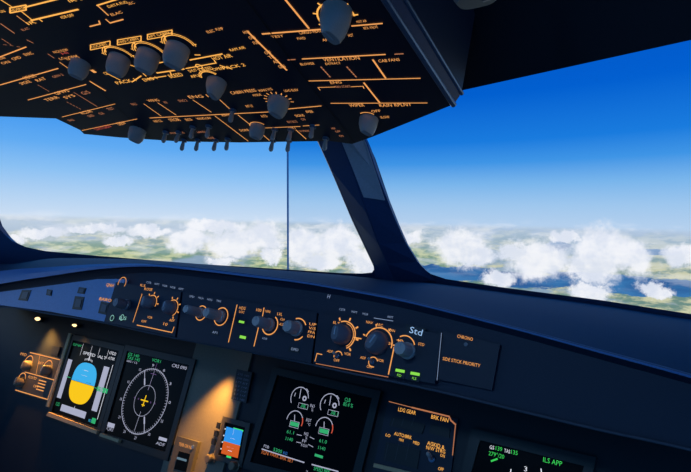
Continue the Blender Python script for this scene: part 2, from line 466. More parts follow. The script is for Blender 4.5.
add_slab(bm, [a + fn * .0025 for a, b in up_] + [b + fn * .0025 for a, b in reversed(up_)], -fn * .0022)
obj('upper_sheen_plate', bm, mat('sheen_grey_plate', (196, 204, 218), .3), cp, label='pale grey plate put in for the sky reflection on the upper right face')
# ------------------------------------------------------------------ glareshield
#            sill(A)      lip top      lip bottom    strip top     strip bottom
rows_px = [((-70, 236), (-70, 283), (-70, 299), (-70, 302), (-70, 316)),
           ((0, 262),   (0, 271),   (0, 284),   (0, 290),   (0, 307)),
           ((50, 257),  (50, 267),  (50, 276),  (50, 283),  (50, 314)),
           ((100, 258), (100, 264), (100, 269), (100, 276), (100, 322)),
           ((150, 261), (150, 264), (150, 266.5), (150, 272), (150, 333)),
           ((200, 265), (200, 268.5), (200, 271), (200, 277), (200, 343)),
           ((250, 268), (250, 274.5), (250, 277), (250, 283), (250, 352)),
           ((300, 271), (300, 281), (300, 283), (300, 289), (300, 362)),
           ((345, 274), (350, 289.5), (350, 291.5), (350, 297), (350, 373)),
           ((395, 279), (400, 299), (400, 301), (400, 307), (400, 383)),
           ((430, 281), (450, 311), (450, 313), (450, 319), (450, 394)),
           ((500, 290), (520, 329), (520, 331), (520, 337), (520, 411)),
           ((600, 303), (600, 350.5), (600, 353), (600, 359), (600, 430)),
           ((691, 317), (691, 375), (691, 378), (691, 384), (691, 450)),
           ((790, 330), (790, 404), (790, 407), (790, 413), (790, 478))]
# smooth the rows with Catmull-Rom
def catmull(pts, n=5):
    out = []
    for i in range(len(pts) - 1):
        p0 = pts[max(i - 1, 0)]; p1 = pts[i]; p2 = pts[i + 1]; p3 = pts[min(i + 2, len(pts) - 1)]
        for k in range(n):
            t = k / n
            out.append(tuple(.5 * (2 * b + (c - a) * t + (2 * a - 5 * b + 4 * c - d) * t * t + (-a + 3 * b - 3 * c + d) * t ** 3) for a, b, c, d in zip(p0, p1, p2, p3)))
    out.append(pts[-1]); return out
cols = [catmull([r[k] for r in rows_px]) for k in range(5)]
A3 = []
for (x, y) in cols[0]:
    P_ = WL if x < 394 else WR
    A3.append(P_.hit(x, y + 1.5) - P_.n * .0)
def lipk(x): return .22 + .78 * min(max((330 - x) / 240, 0), 1)
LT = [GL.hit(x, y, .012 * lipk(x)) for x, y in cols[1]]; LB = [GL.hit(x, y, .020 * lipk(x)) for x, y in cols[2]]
ST = [GL.hit(x, y, 0) for x, y in cols[3]]; SB = [GL.hit(x, y, 0) for x, y in cols[4]]
def strip(rows, name, m, parent=None, smooth=True, **k):
    bm = bmesh.new(); vr = [[bm.verts.new(p) for p in r] for r in rows]
    for a, b in zip(vr, vr[1:]):
        for i in range(len(a) - 1): bm.faces.new((a[i], a[i + 1], b[i + 1], b[i]))
    return obj(name, bm, m, parent, smooth, **k)
gs_o = thing('glareshield', 'long dark blue glareshield hood under both windscreens', 'glareshield', (-.43, .55, .96))
top_rows = []
for k in range(7):
    t = k / 6; top_rows.append([a.lerp(b, t) + Vector((0, 0, .006 * math.sin(PI * t))) for a, b in zip(A3, LT)])
back_dn = [p + Vector((0, .01, -.05)) for p in A3]
UN = [p + Vector((0, .16, .0)) for p in SB]
strip([back_dn] + top_rows, 'hood_top', GLARE, gs_o)
lipmid = [GL.hit(x1 * .5 + x2 * .5, y1 * .5 + y2 * .5, .021 * lipk(x1)) for (x1, y1), (x2, y2) in zip(cols[1], cols[2])]
lb2 = [GL.hit(x, y, .002) - GL.v * .002 for x, y in cols[2]]
strip([LB, lb2, [p - GL.n * .004 for p in ST]], 'lip_underside', GLARE, gs_o)
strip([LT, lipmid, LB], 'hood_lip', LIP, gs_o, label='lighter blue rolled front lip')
strip([[p - GL.n * .004 for p in ST], [p - GL.n * .004 for p in SB], UN], 'front_face', GLARE, gs_o)
bm = bmesh.new(); add_tube(bm, LT[20:], .0011, 8); obj('lip_highlight', bm, mat('highlight_blue_grey', (96, 112, 140), .5), gs_o, True, label='thin pale tube put in for the highlight on the right part of the lip')  # pale tube drawn in place of the highlight on the lip edge
# bottom edge bead
bm = bmesh.new(); add_tube(bm, [p - GL.n * .001 for p in SB], .0013, 8); obj('edge_bead', bm, mat('bead_dark_metal', (66, 74, 90), .6), gs_o, True, label='thin metal bead along the lower edge')

# silver-blue strip at left with small square buttons
lf = thing('warning_light_strip', 'pale blue-lit strip with small dark buttons at the left end of the glareshield', 'control strip', GL.hit(50, 305, 0))
obj('strip_plate', quad_slab(GL, [(-60, 301), (0, 292), (50, 285.5), (98, 279), (125, 279), (112, 323), (50, 311.5), (0, 305), (-60, 311)], .003, .009), SILV, lf)
for cs in ([(22, 290), (31, 290), (27, 301), (18, 300)], [(79, 287), (86, 288), (84, 294), (77, 293)], [(75, 296), (84, 297), (81, 310), (72, 309)], [(101, 301), (109, 303), (106, 315), (98, 313)], [(47, 289), (52, 290), (51, 296), (46, 295)]):
    b_ = obj('push_button', quad_slab(GL, cs, .0042, .003), BLACK, lf)
    c = sum((Vector((*p, 0)) for p in cs), Vector()) / 4
    obj('button_cap', quad_slab(GL, [(c.x + (x - c.x) * .6, c.y + (y - c.y) * .6) for x, y in cs], .0050, .003), mat('button_cap_grey', (44, 56, 78), .4), b_)

# ---------------- knobs
def knob(plane, px, r, hgt, parent, name='rotary_knob', ang=90, m=KNOB, off=0.0, skirt=True, label=None, round_=False, pointer=True):
    base = plane.hit(px[0], px[1], off); a = math.radians(ang)
    ex = plane.u * math.cos(a) + plane.v * math.sin(a); ey = plane.n.cross(ex)
    bm = bmesh.new(); n = plane.n
    if round_:
        rows = [(0, r, r, 2), (hgt * .15, r, r, 2), (hgt * .2, r * .82, r * .82, 2), (hgt * .9, r * .78, r * .78, 2), (hgt, r * .70, r * .70, 2)]
    else:
        rows = [(0, r, r, 2), (hgt * .30, r * .98, r * .96, 2), (hgt * .5, r * .98, r * .82, 2.1), (hgt * .75, r * .90, r * .55, 2.4), (hgt * .95, r * .72, r * .40, 2.8), (hgt, r * .64, r * .34, 2.8)]
    loft(bm, base, ex, ey, n, rows, 28)
    if round_:   # fine grip flutes
        for k in range(14):
            t = 2 * PI * k / 14; d = ex * math.cos(t) + ey * math.sin(t)
            add_tube(bm, [base + d * r * .79 + n * hgt * .25, base + d * r * .76 + n * hgt * .9], r * .07, 5)
    o = obj(name, bm, m, parent, True, label=label)
    if pointer:
        b2 = bmesh.new(); w = ey * r * .06
        if round_:
            p0 = base + n * (hgt + .0003) + ex * r * .1; p1 = base + n * (hgt + .0003) + ex * r * .62
        else:
            p0 = base + n * (hgt + .0002) - ex * r * .2; p1 = base + n * (hgt + .0002) + ex * r * .6
        add_slab(b2, [p0 - w, p1 - w, p1 + w, p0 + w], n * .0004)
        obj('pointer_mark', b2, mat('pointer_pale', (170, 180, 195), .5), o)
    return o
def toggle(plane, px, parent, L=.016, lean=0.0, off=0.0, r=.0036):
    base = plane.hit(px[0], px[1], off); n = plane.n; bm = bmesh.new()
    d = (n + plane.v * lean).normalized()
    loft(bm, base, plane.u, plane.v, n, [(0, r * 1.5, r * 1.5, 2), (.0025, r * 1.4, r * 1.4, 2), (.003, r * .9, r * .9, 2)], 12)
    o = obj('switch_collar', bm, METAL, parent, True)
    b2 = bmesh.new(); add_tube(b2, [base + n * .0028, base + n * .003 + d * L * .35, base + n * .003 + d * L * .8, base + n * .003 + d * L, base + n * .003 + d * (L + r * .6)],
                               [r * .65, r * .8, r * .98, r * .95, r * .5], 12)
    obj('lever', b2, KNOB, o, True)
    return o

# ---------------- glareshield panels
def gpanel(name, label, cat, cs, group=None, off=.004):
    c = GL.hit(sum(p[0] for p in cs) / 4, sum(p[1] for p in cs) / 4, 0)
    t = thing(name, label, cat, c, group)
    obj('face_plate', quad_slab(GL, cs, off, off + .004), OVH, t); return t
GO = .0046
efc = gpanel('efis_control_panel', 'left instrument control panel on the glareshield with two knobs inside a bracket line', 'control panel', [(116, 282), (181, 292), (175, 337), (104, 322)])
d = Draw(GL, GO)
d.line((133, 322), (142, 294), w=.0013).line((137, 325), (172, 332.5), (174, 327), w=.0013)
d.arc((151, 303), .0125, -20, 175, w=.0013).arc((172, 308), .0125, -60, 120, w=.0013)
d.ticks((151, 303), .0150, .0172, 0, 170, 5, w=.0018).ticks((172, 308), .0150, .0172, -60, 110, 5, w=.0018)
d.text('QNH', (106, 286), (113, 287), 3).text('BARO', (99, 300), (111, 302), 3)
d.text('ROSE', (144, 290), (152, 291), 2.6).text('10', (163, 325), (167, 326), 3).text('ADF', (169, 321), (174, 322), 2.6).text('OFF', (141, 322), (146, 323), 2.4).text('VOR', (147, 318), (152, 319), 2.4)
d.arc((122, 283), .010, -30, 200, w=.0012).text('ILS', (140, 286), (145, 287), 2.4)
d.split([('baro_legend', (110, 292)), ('mode_ring_legend', (151, 300)), ('range_ring_legend', (172, 305)), ('bracket_line', (137, 308)), ('bracket_line', (155, 329)), ('pointer_legend', (145, 321)), ('pointer_legend', (170, 322))], AMB, efc)
d = Draw(GL, GO)
for i, s in enumerate(('CSTR', 'WPT', 'VOR', 'NDB', 'ARPT')): d.text(s, (146 + i * 8, 283 + i * 1.6), (151 + i * 8, 284 + i * 1.6), 2.0)
d.done('white_legend', DIMW, efc)
knob(GL, (151, 303), .0105, .016, efc, off=.004, m=KNOBD, label='dark grey knob')
knob(GL, (172, 308), .0105, .016, efc, off=.004, m=KNOBD, label='dark grey knob')
knob(GL, (127, 305), .009, .022, efc, 'baro_knob', off=.004, m=KNOBD, round_=True, label='dark round knob')
d = Draw(GL, .0062)
for (x, y) in ((112, 318), (122, 317.5)): d.arc((x, y), .0045, 0, 360, w=.001, n=14)
d.text('ILS', (119, 319.5), (126, 320), 3.4)
d.done('button_light', emit('pale_green_light', (150, 215, 205), .8), efc)
for (x, y) in ((112, 318), (122, 317.5)):
    bm = bmesh.new(); loft(bm, GL.hit(x, y, .004), XA, GL.v, GL.n, [(0, .006, .006, 2), (.002, .0058, .0058, 2)], 16); obj('push_button', bm, BLACK, efc, True)

fcu = gpanel('flight_control_unit', 'central autopilot panel on the glareshield with four grey knobs and amber rings', 'control panel', [(183, 292), (317, 313), (311, 363), (177, 338)])
d = Draw(GL, GO)
d.line((237, 305), (228.5, 342), w=.0014).line((264, 308), (262.5, 316), w=.0014).line((259, 325), (254, 346), w=.0014)
d.arc((201, 313), .0105, -150, 120, w=.0014).arc((221, 316.5), .0125, -170, 130, w=.0014).arc((270, 325), .0125, -170, 60, w=.0015).arc((297, 329), .0135, 30, 110, w=.0014).arc((297, 329), .0135, -90, -40, w=.0015)
d.text('HDG', (239, 309), (245, 310), 3).text('LOC', (239, 312.5), (244, 313.5), 2.4)
d.text('100', (256, 311), (261, 312), 3).text('1000', (265, 312), (270, 313), 2.4)
d.text('LVL', (277, 315), (282, 316), 3).text('CH', (280, 320), (284, 321), 2.4).text('ALT', (279, 325), (283, 326), 2.4)
for i, s in enumerate(('UP', 'V/S', 'FPA', 'DN')): d.text(s, (309 - i * .6, 325 + i * 4), (316 - i * .6, 326.3 + i * 4), 2.8)

d.split([('speed_ring', (201, 313)), ('heading_ring', (221, 316)), ('divider_line', (233, 324)), ('divider_line', (256, 335)), ('mode_legend', (241, 311)), ('altitude_ring', (270, 325)), ('altitude_legend', (262, 312)), ('vertical_speed_ring', (297, 329)), ('level_legend', (281, 320)), ('vertical_speed_legend', (311, 331))], AMB, fcu)
d = Draw(GL, GO)
d.line((239.5, 321.5), (243.5, 322.3), w=.003).line((240.5, 336.7), (245, 337.7), w=.0036)
d.split([('engaged_light', (241, 322)), ('engaged_light', (243, 337))], LIME, fcu)
d = Draw(GL, GO)
for i, s in enumerate(('SPD', 'MACH', 'HDG', 'TRK')): d.text(s, (189 + i * 9, 297 + i * 1.5), (194 + i * 9, 298 + i * 1.5), 2)
d.text('AP1', (212, 333), (217, 334), 2.4).text('EXPED', (291, 350), (298, 351.3), 2.6).text('A/THR', (262, 339), (267, 340), 2)
d.done('white_legend', DIMW, fcu)
for (x, y, r_, h_) in ((201, 313, .0075, .030), (221, 316.5, .0085, .030), (270, 325, .0085, .030), (297, 329, .0095, .022)):
    knob(GL, (x, y), r_, h_, fcu, 'selector_knob', off=.004, round_=True)
for cs in ([(211, 329.5), (219, 331), (218, 336), (210, 334.5)], [(289, 346.5), (300, 348.5), (299, 353.5), (288, 351.5)], [(237, 318), (247, 320), (246, 325), (236, 323)], [(238, 333), (249, 335), (248, 341), (237, 339)]):
    obj('push_button', quad_slab(GL, cs, .0043, .003), BLACK, fcu)

efr = gpanel('efis_control_panel', 'right instrument control panel on the glareshield with large knobs and pale Std readout', 'control panel', [(319, 313), (441, 334), (435, 384), (313, 363)])
d = Draw(GL, GO)
d.arc((343, 335), .0165, -60, 110, w=.0014).arc((343, 335), .0142, -60, 80, w=.0008)
d.ticks((343, 335), .0190, .0212, -50, 115, 5, w=.0020)
d.arc((378, 343), .0175, -10, 160, w=.0014).ticks((378, 343), .0195, .0215, 0, 160, 4, w=.0015)
d.line((354, 337.5), (361, 338.7), w=.0014)
for s, x, y in (('NAV', 366, 323), ('ARC', 376, 325.5), ('PLAN', 388, 331), ('ILS', 333, 323.5), ('40', 396, 341), ('320', 386, 344)): d.text(s, (x, y), (x + 6.5, y + 1.3), 2.7)
d.arc((404, 347), .0125, 20, 120, w=.0012).text('PULL', (398, 342), (404, 343.2), 2.4).text('STD', (418, 345), (424, 346.3), 2.8)
d.line((394, 347.5), (388.5, 374), w=.0014)
for x, y, s1, s2, s3 in ((330, 352, 'ADF', 'VOR', 'OFF'), (363, 358.5, 'ADF', 'VOR', 'OFF')):
    d.text(s1, (x - 3, y), (x + 2.5, y + 1), 2.6).text(s2, (x + 14, y + 2.6), (x + 20.5, y + 4), 2.8).text(s3, (x + 3.5, y + 9), (x + 9, y + 10.2), 2.8)
d.arc((338, 356), .0055, 20, 200, w=.001).arc((373, 362), .0055, 20, 290, w=.001)
d.line((315, 361), (317, 353.5), (322, 354.5), w=.001)
d.split([('mode_ring_legend', (345, 333)), ('range_ring_legend', (379, 335)), ('baro_ring_legend', (406, 343)), ('divider_line', (391, 362)), ('pointer_legend', (338, 357)), ('pointer_legend', (373, 363)), ('corner_line', (317, 356))], AMB, efr)
d = Draw(GL, GO).line((316, 363.5), (388, 377), w=.0009)
d.done('border_line', AMBD, efr)
d = Draw(GL, GO)
for s, x, y in (('CSTR', 339, 310), ('WPT', 351, 312.5), ('VOR', 362, 314.5), ('ARPT', 387, 317.5)): d.text(s, (x, y), (x + 6, y + 1.2), 2.2)
d.line((374, 318), (393, 321), w=.0007).text('H', (327, 298), (329.5, 298.5), 4).line((441.5, 333), (437, 380), w=.0006)
d.done('white_legend', DIMW, efr)
d = Draw(GL, GO).text('Std', (409, 332.5), (421.5, 336), 6.5); d.done('baro_readout', LCD, efr, 'pale digits reading Std')
obj('readout_window', quad_slab(GL, [(406, 324), (425, 328), (423, 339), (404, 335)], .0042, .003), mat('readout_tint', (14, 22, 40), .35), efr)
for (x, y) in ((400, 371), (415, 374)):
    obj('push_button', quad_slab(GL, [(x - 5, y - 4), (x + 6, y - 2), (x + 4, y + 8), (x - 7, y + 6)], .0045, .003), BLACK, efr)
d = Draw(GL, .0052)
for (x, y) in ((400, 370.6), (415, 373.6)): d.line((x - 3.5, y - .5), (x + 3.6, y + .8), w=.003)
d.text('FD', (397, 376), (401, 377), 2.5).text('ILS', (412, 379), (416, 380), 2.5)
d.split([('engaged_light', (400, 372)), ('engaged_light', (415, 375))], LIME, efr)
knob(GL, (343, 335), .0122, .020, efr, off=.004, m=KNOBD, label='dark grey knob')
knob(GL, (378, 343), .0135, .018, efr, off=.004, m=KNOBD, ang=60, label='dark grey knob')
knob(GL, (408, 351), .0092, .024, efr, 'baro_knob', off=.004, round_=True)
for x, y in ((338, 356), (373, 362)): toggle(GL, (x, y), efr, .009, .3, .004, .0018)

cs_ = gpanel('chronometer_panel', 'plain dark glareshield panel lettered CHRONO and SIDE STICK PRIORITY', 'control panel', [(443, 331), (500, 345), (492, 390), (437, 379)], None, .0012)
d = Draw(GL, .0018).text('CHRONO', (457, 337.5), (472.5, 341), 3.4).text('SIDE STICK PRIORITY', (442.5, 360), (480, 367.5), 3.4)
d.split([('chrono_legend', (465, 339)), ('priority_legend', (461, 364))], AMB, cs_)
bm = bmesh.new(); loft(bm, GL.hit(466, 344.5, .0012), XA, GL.v, GL.n, [(0, .0022, .0022, 2), (.0015, .002, .002, 2)], 14); obj('push_button', bm, KNOBD, cs_, True)

# ------------------------------------------------------------------ main instrument panel
ip = thing('instrument_panel', 'dark main instrument panel below the glareshield holding the displays', 'panel', PAN.hit(300, 440))
xs0, xs1 = -1.75, .35
def pan_pt(x, z, off=0): return Vector((x, PAN.p.y + (z - PAN.p.z) * .45, z)) + PAN.n * off
bm = bmesh.new(); add_slab(bm, [pan_pt(xs0, .50), pan_pt(xs1, .50), pan_pt(xs1, 1.00), pan_pt(xs0, 1.00)], -PAN.n * .012)
obj('face_plate', bm, PANEL, ip)
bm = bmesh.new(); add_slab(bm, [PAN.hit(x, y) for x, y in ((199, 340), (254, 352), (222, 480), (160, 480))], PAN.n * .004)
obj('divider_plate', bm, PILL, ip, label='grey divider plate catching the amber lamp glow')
# lower shelf under the left displays
bm = bmesh.new(); add_slab(bm, [pan_pt(xs0, .50), pan_pt(xs1, .50), pan_pt(xs1, .50) + Vector((0, .3, -.42)), pan_pt(xs0, .50) + Vector((0, .3, -.42))], Vector((0, .01, 0)))
obj('knee_panel', bm, PANEL, ip)
# placard
pl = thing('grid_placard', 'small grey placard with rows of fine print on the divider plate', 'placard', PAN.hit(242, 386, .004))
obj('plate', quad_slab(PAN, [(237, 369), (252, 372.5), (246, 403), (231, 399)], .0055, .0015), mat('placard_grey', (34, 38, 50), .5), pl)
d = Draw(PAN, .0058)
for k in range(7):
    t = k / 7; x = 237.5 - 5.5 * t; y = 374.5 + 28 * t
    d.text(random.choice(('S F 1+F', '230 200', '215 185', '177 KT')), (x, y), (x + 11.5, y + 2.8), 2.0)
d.done('fine_print', mat('placard_print', (120, 130, 150), .6), pl)

def display(name, label, cs, bez=.012, cat='display', bcol=BEZ):
    c = sum((PAN.hit(*p) for p in cs), Vector()) / 4
    t = thing(name, label, cat, c)
    pts = [PAN.hit(x, y, .008) for x, y in cs]; pc = sum(pts, Vector()) / 4
    eu, ev = PAN.u, PAN.v
    outer = []
    for p in pts:
        r = p - pc; outer.append(p + eu * math.copysign(bez, r.dot(eu)) + ev * math.copysign(bez, r.dot(ev)))
    bm = bmesh.new(); es = []
    for L in (outer, pts):
        vs = [bm.verts.new(p) for p in L]; es += [bm.edges.new((vs[i], vs[(i + 1) % 4])) for i in range(4)]
    bmesh.ops.triangle_fill(bm, edges=es, use_beauty=True)
    r = bmesh.ops.extrude_face_region(bm, geom=bm.faces[:]); vs = [g for g in r['geom'] if isinstance(g, bmesh.types.BMVert)]
    bmesh.ops.translate(bm, verts=vs, vec=-PAN.n * .0078)
    obj('bezel', bm, bcol, t)
    bm = bmesh.new(); add_slab(bm, [PAN.hit(x, y, .005) for x, y in cs], -PAN.n * .004); obj('screen_glass', bm, GLASS_D, t)
    return t, Quad(PAN, cs, .0053)
def D(): return Draw(PAN, .0053)

# PFD
pfd, Q = display('primary_flight_display', 'left display with blue and yellow attitude ball between grey tapes', [(73, 340), (119, 351), (97, 428), (51, 412)])
def sup(cx, cy, rx, ry, e, a0, a1, n=24):
    o = []
    for i in range(n + 1):
        a = math.radians(a0 + (a1 - a0) * i / n); c, s = math.cos(a), math.sin(a)
        o.append(Q(cx + math.copysign(abs(c) ** (2 / e), c) * rx, cy - math.copysign(abs(s) ** (2 / e), s) * ry))
    return o
D().fill(sup(.475, .525, .25, .27, 2.6, 0, 180)).done('attitude_sky', SKYB, pfd, 'blue upper half of the attitude ball')
D().fill(sup(.475, .53, .25, .27, 2.6, 180, 360)).done('attitude_earth', EARTH, pfd, 'yellow lower half of the attitude ball')
d = D(); P2 = .0008
d.done('x', GRY, pfd)
for nm, x0, y0, x1, y1 in (('speed_tape', .02, .27, .12, .80), ('altitude_tape', .80, .24, .91, .82), ('heading_tape', .18, .86, .72, .945)):
    D().fill([Q(x0, y0), Q(x1, y0), Q(x1, y1), Q(x0, y1)]).done(nm, GRY, pfd, 'grey tape')
d = D()
for y in (.08, .14): d.line(Q(.25, y - .05), Q(.25, y + .04), w=P2)
for x in (.25, .45, .62, .8): d.line(Q(x, .02), Q(x, .14), w=P2)
d.text('SPEED  ALT', Q(.3, .155), Q(.8, .155), 0, .006); d.line(Q(.96, .20), Q(.96, .90), w=.0014)
d.text('1FD2', Q(.83, .07), Q(.96, .07), 0, .006).text('A/THR', Q(.83, .14), Q(.96, .14), 0, .006)
for k in range(9):
    d.line(Q(.38 + k * .02, .21 + .02 * abs(k - 4) / 4), Q(.38 + k * .02, .19 + .02 * abs(k - 4) / 4), w=.0012)
d.line(Q(.46, .17), Q(.46, .215), w=.003)
for y in (.36, .43): d.line(Q(.40, y), Q(.52, y), w=.0009)
d.line(Q(.46, .84), Q(.46, .90), w=.0012)
d.done('white_symbols', WHT, pfd)
d = Draw(PAN, .0055); d.line(Q(.28, .505), Q(.37, .505), w=.0009).line(Q(.55, .505), Q(.64, .505), w=.0009)
d.done('aircraft_symbol', mat('symbol_black', (20, 20, 10), .5), pfd)
d = Draw(PAN, .0056); d.text('CLB NAV', Q(.03, .07), Q(.22, .07), 0, .005).fill([Q(.79, .51), Q(1.0, .51), Q(1.0, .57), Q(.79, .57)]).line(Q(.7, .54), Q(.8, .54), w=.0012).line(Q(.10, .505), Q(.19, .505), w=.0014)
d.fill([Q(.86, .90), Q(.94, .90), Q(.94, .965), Q(.86, .965)]).text('125', Q(.05, .90), Q(.13, .90), 0, .007)
d.done('green_symbols', emit('green_symbol_mid', (50, 170, 110), 1.0), pfd)
D().text('1013', Q(.80, .96), Q(.85, .96), 0, .005).done('cyan_symbols', CYN, pfd)

# ND
nd, Q = display('navigation_display', 'compass rose display right of the attitude display', [(127, 351), (189, 365), (165, 452), (104, 433)])
d = D(); cN = Q(.50, .525)
d2 = Draw(PAN, .0054)
d.arc(cN, .061, 0, 360, w=.0012, n=60, sy=.97).ticks(cN, .056, .061, 0, 355, 72, w=.0007); 
d.arc(cN, .028, 0, 360, w=.0008, n=40)
for k in range(12):
    a = math.radians(k * 30 + 8); p = cN + XA * math.cos(a) * .068 + PAN.v * math.sin(a) * .066
    d.text(str(k * 3), p - XA * .003 - PAN.v * .0025, p + XA * .003 - PAN.v * .0025, 0, .005)
for sgn in (1, -1):
    a = math.radians(118 if sgn > 0 else 298); dd = XA * math.cos(a) + PAN.v * math.sin(a)
    d.line(cN + dd * .030, cN + dd * .058, w=.0014).line(cN + dd * .032, cN + dd * .042, w=.0034)
d.line(cN + PAN.v * .02, cN + PAN.v * .062, w=.0008).line(cN - PAN.v * .02, cN - PAN.v * .060, w=.0008)
d.text('080 / 12', Q(.04, .13), Q(.22, .13), 0, .004).fill([Q(.02, .87), Q(.14, .87), Q(.14, .92), Q(.02, .92)]).text('VOR1', Q(.0, .96), Q(.13, .96), 0, .006).fill([Q(.86, .86), Q(.98, .86), Q(.98, .895), Q(.86, .895)]).text('ADF', Q(.84, .95), Q(.97, .95), 0, .005)
d.text('CRS 090', Q(.76, .065), Q(.98, .065), 0, .006)
d.done('compass_rose', GRY, nd, 'pale grey compass rose')
d = D().text('GS 140', Q(.03, .05), Q(.22, .05), 0, .006).text('TAS 145', Q(.03, .095), Q(.25, .095), 0, .006).text('VOR1', Q(.44, .055), Q(.58, .055), 0, .006).done('green_symbols', emit('green_symbol_mid', (50, 170, 110)), nd)
d = Draw(PAN, .0056).line(cN - XA * .010, cN + XA * .010, w=.0022).line(cN - PAN.v * .010, cN + PAN.v * .009, w=.0022).line(cN - PAN.v * .008 - XA * .004, cN - PAN.v * .008 + XA * .004, w=.0016)
d.done('aircraft_symbol', EARTH, nd, 'yellow aircraft symbol')
d = Draw(PAN, .0056)
for x in (-.030, -.018, .018, .030): d.arc(cN + XA * x, .0012, 0, 360, w=.0008, n=8)
d.line(cN + PAN.v * .05 - XA * .008, cN + PAN.v * .05 + XA * .008, w=.001).line(cN + PAN.v * .02, cN + PAN.v * .07, w=.001)
d.done('course_bar', MAG, nd)

# engine display (centre)
ewd, Q = display('engine_display', 'centre display with four small round engine gauges and green figures', [(277, 375), (372, 398), (349, 486), (250, 462)])
d = D(); g = D(); r_ = D()
for (x, y, R_) in ((299.5, 398, .0165), (329.5, 405, .0165), (294.5, 421, .0150), (324, 428, .0150)):
    big = R_ > .016
    d.arc((x, y), R_, 10 if big else 30, 215 if big else 180, w=.0012)
    d.line((x, y), (x + (1.5 if big else .2), y - (9 if big else 6)), w=.0012)
    if big:
        d.arc((x + 5, y + .5), .003, 0, 360, w=.002, n=8).line((x - 5, y - 2), (x - 4, y - 5), w=.0012).arc((x, y), R_ * 1.1, 40, 60, w=.001)
        c = PAN.hit(x + 3, y + 8, .0055); d.line(c - XA * .008 + PAN.v * .0035, c + XA * .010 + PAN.v * .0035, c + XA * .010 - PAN.v * .0035, c - XA * .008 - PAN.v * .0035, c - XA * .008 + PAN.v * .0035, w=.0006)
        g.text('38.1', (x + 1, y + 9), (x + 8, y + 11), 4)
    else:
        r_.arc((x, y), R_, -15, 30, w=.0016); g.line((x - 3, y + 2.5), (x + 3, y + 4), w=.006)
        c = PAN.hit(x, y + 3.5, .0055); d.line(c - XA * .009 + PAN.v * .0045, c + XA * .008 + PAN.v * .0045, c + XA * .008 - PAN.v * .0045, c - XA * .009 - PAN.v * .0045, c - XA * .009 + PAN.v * .0045, w=.0006)
d.text('N1', (310, 407), (314, 408), 3.5).text('%', (311, 411), (313, 411.5), 3).text('EGT', (306, 421), (311, 422.2), 3).text('°C', (307, 425), (310, 426), 2.6).text('N2', (304, 435), (308, 436), 3.4).text('%', (305, 439), (307, 439.5), 3)
d.text('FF', (302, 442), (306, 443), 3).text('KG/H', (301, 446), (307, 447.5), 2.8)
d.line((297, 434.5), (301.5, 435.5), w=.0009).line((310, 437), (314, 439), w=.0009).line((296.5, 442), (301, 443), w=.0009).line((308.5, 444.5), (313, 447), w=.0009)
d.line((262, 449), (304, 462.5), w=.0016).line((312, 464.5), (338, 471.5), w=.0016).text('FOB:', (263.5, 447), (269, 448.8), 3).text('FLAP', (306, 474), (307.5, 474.3), 4)
GG = [('engine_gauge', (299.5, 398)), ('engine_gauge', (329.5, 405)), ('engine_gauge', (294.5, 421)), ('engine_gauge', (324, 428)), ('unit_symbols', (309, 409)), ('unit_symbols', (308, 423)), ('unit_symbols', (305, 441)), ('memo_line', (283, 456)), ('memo_line', (325, 468))]
d.split(GG, GRY, ewd)
g.text('61.1', (286.5, 433), (293.5, 434.6), 3.6).text('61.0', (319, 442), (326.5, 443.8), 3.6).text('1140', (285.5, 440), (292.5, 441.6), 3.6).text('1140', (318, 449), (325, 450.8), 3.6)
g.text('CLB', (344.5, 401), (350, 402.2), 3.8).text('85.4 %', (343, 405.5), (352.5, 407.8), 4).text('5300', (273, 451), (281.5, 453.6), 3.8).line((315.5, 455), (322, 457), w=.0035).text('SPEED BRK', (313.5, 470), (330, 474), 4)
g.split([('gauge_reading', (303, 407)), ('gauge_reading', (333, 414)), ('gauge_reading', (294.5, 423)), ('gauge_reading', (324, 431)), ('speed_reading', (290, 437)), ('speed_reading', (322, 446)), ('thrust_rating', (347, 404)), ('flap_reading', (319, 456)), ('fuel_reading', (277, 452)), ('memo_text', (322, 471))], emit('green_symbol_mid', (50, 170, 110)), ewd)
r_.split([('redline_arc', (299, 423)), ('redline_arc', (328, 430))], emit('red_line_dim', (215, 90, 70), .9), ewd)
D().text('KG', (283, 454), (287, 455), 3).done('cyan_symbols', emit('blue_symbol_dim', (50, 110, 190)), ewd)
D().text('IGN', (261.5, 453.5), (268, 455.5), 4).text('PARK BRK SET', (270, 455.5), (293, 463), 3.6).done('amber_message', emit('amber_message', (200, 110, 60), .9), ewd, 'amber warning text')

# standby instrument
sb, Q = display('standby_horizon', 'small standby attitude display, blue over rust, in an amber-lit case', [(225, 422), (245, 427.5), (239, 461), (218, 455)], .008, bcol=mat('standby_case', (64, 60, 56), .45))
D().fill([Q(.12, .12), Q(.92, .12), Q(.92, .56), Q(.12, .56)]).done('attitude_sky', SKYB2, sb, 'blue upper half')
D().fill([Q(.12, .56), Q(.92, .56), Q(.92, .93), Q(.12, .93)]).done('attitude_earth', EARTHR, sb, 'rust red lower half')
d = Draw(PAN, .0057)
for k in range(4): d.line(Q(-.02, .2 + k * .2), Q(.09, .2 + k * .2), w=.002)
d.line(Q(.42, .42), Q(.62, .42), w=.001).line(Q(.35, .69), Q(.68, .69), w=.0018).line(Q(.42, .79), Q(.6, .79), w=.001).line(Q(.5, .14), Q(.5, .3), w=.001)
d.done('scale_marks', WHT, sb)
d = Draw(PAN, .0057).line(Q(.48, .12), Q(.92, .12), w=.003).line(Q(.12, .56), Q(.92, .56), w=.0014).fill([Q(.4, .94), Q(.62, .94), Q(.62, 1.0), Q(.4, 1.0)])
d.done('green_line', GRN, sb)
for x, y in ((212, 459), (236, 466)):
    knob(PAN, (x, y), .008, .012, sb, 'adjust_knob', off=.0065, m=mat('brass_lit_knob', (120, 104, 84), .4), round_=True, pointer=False)
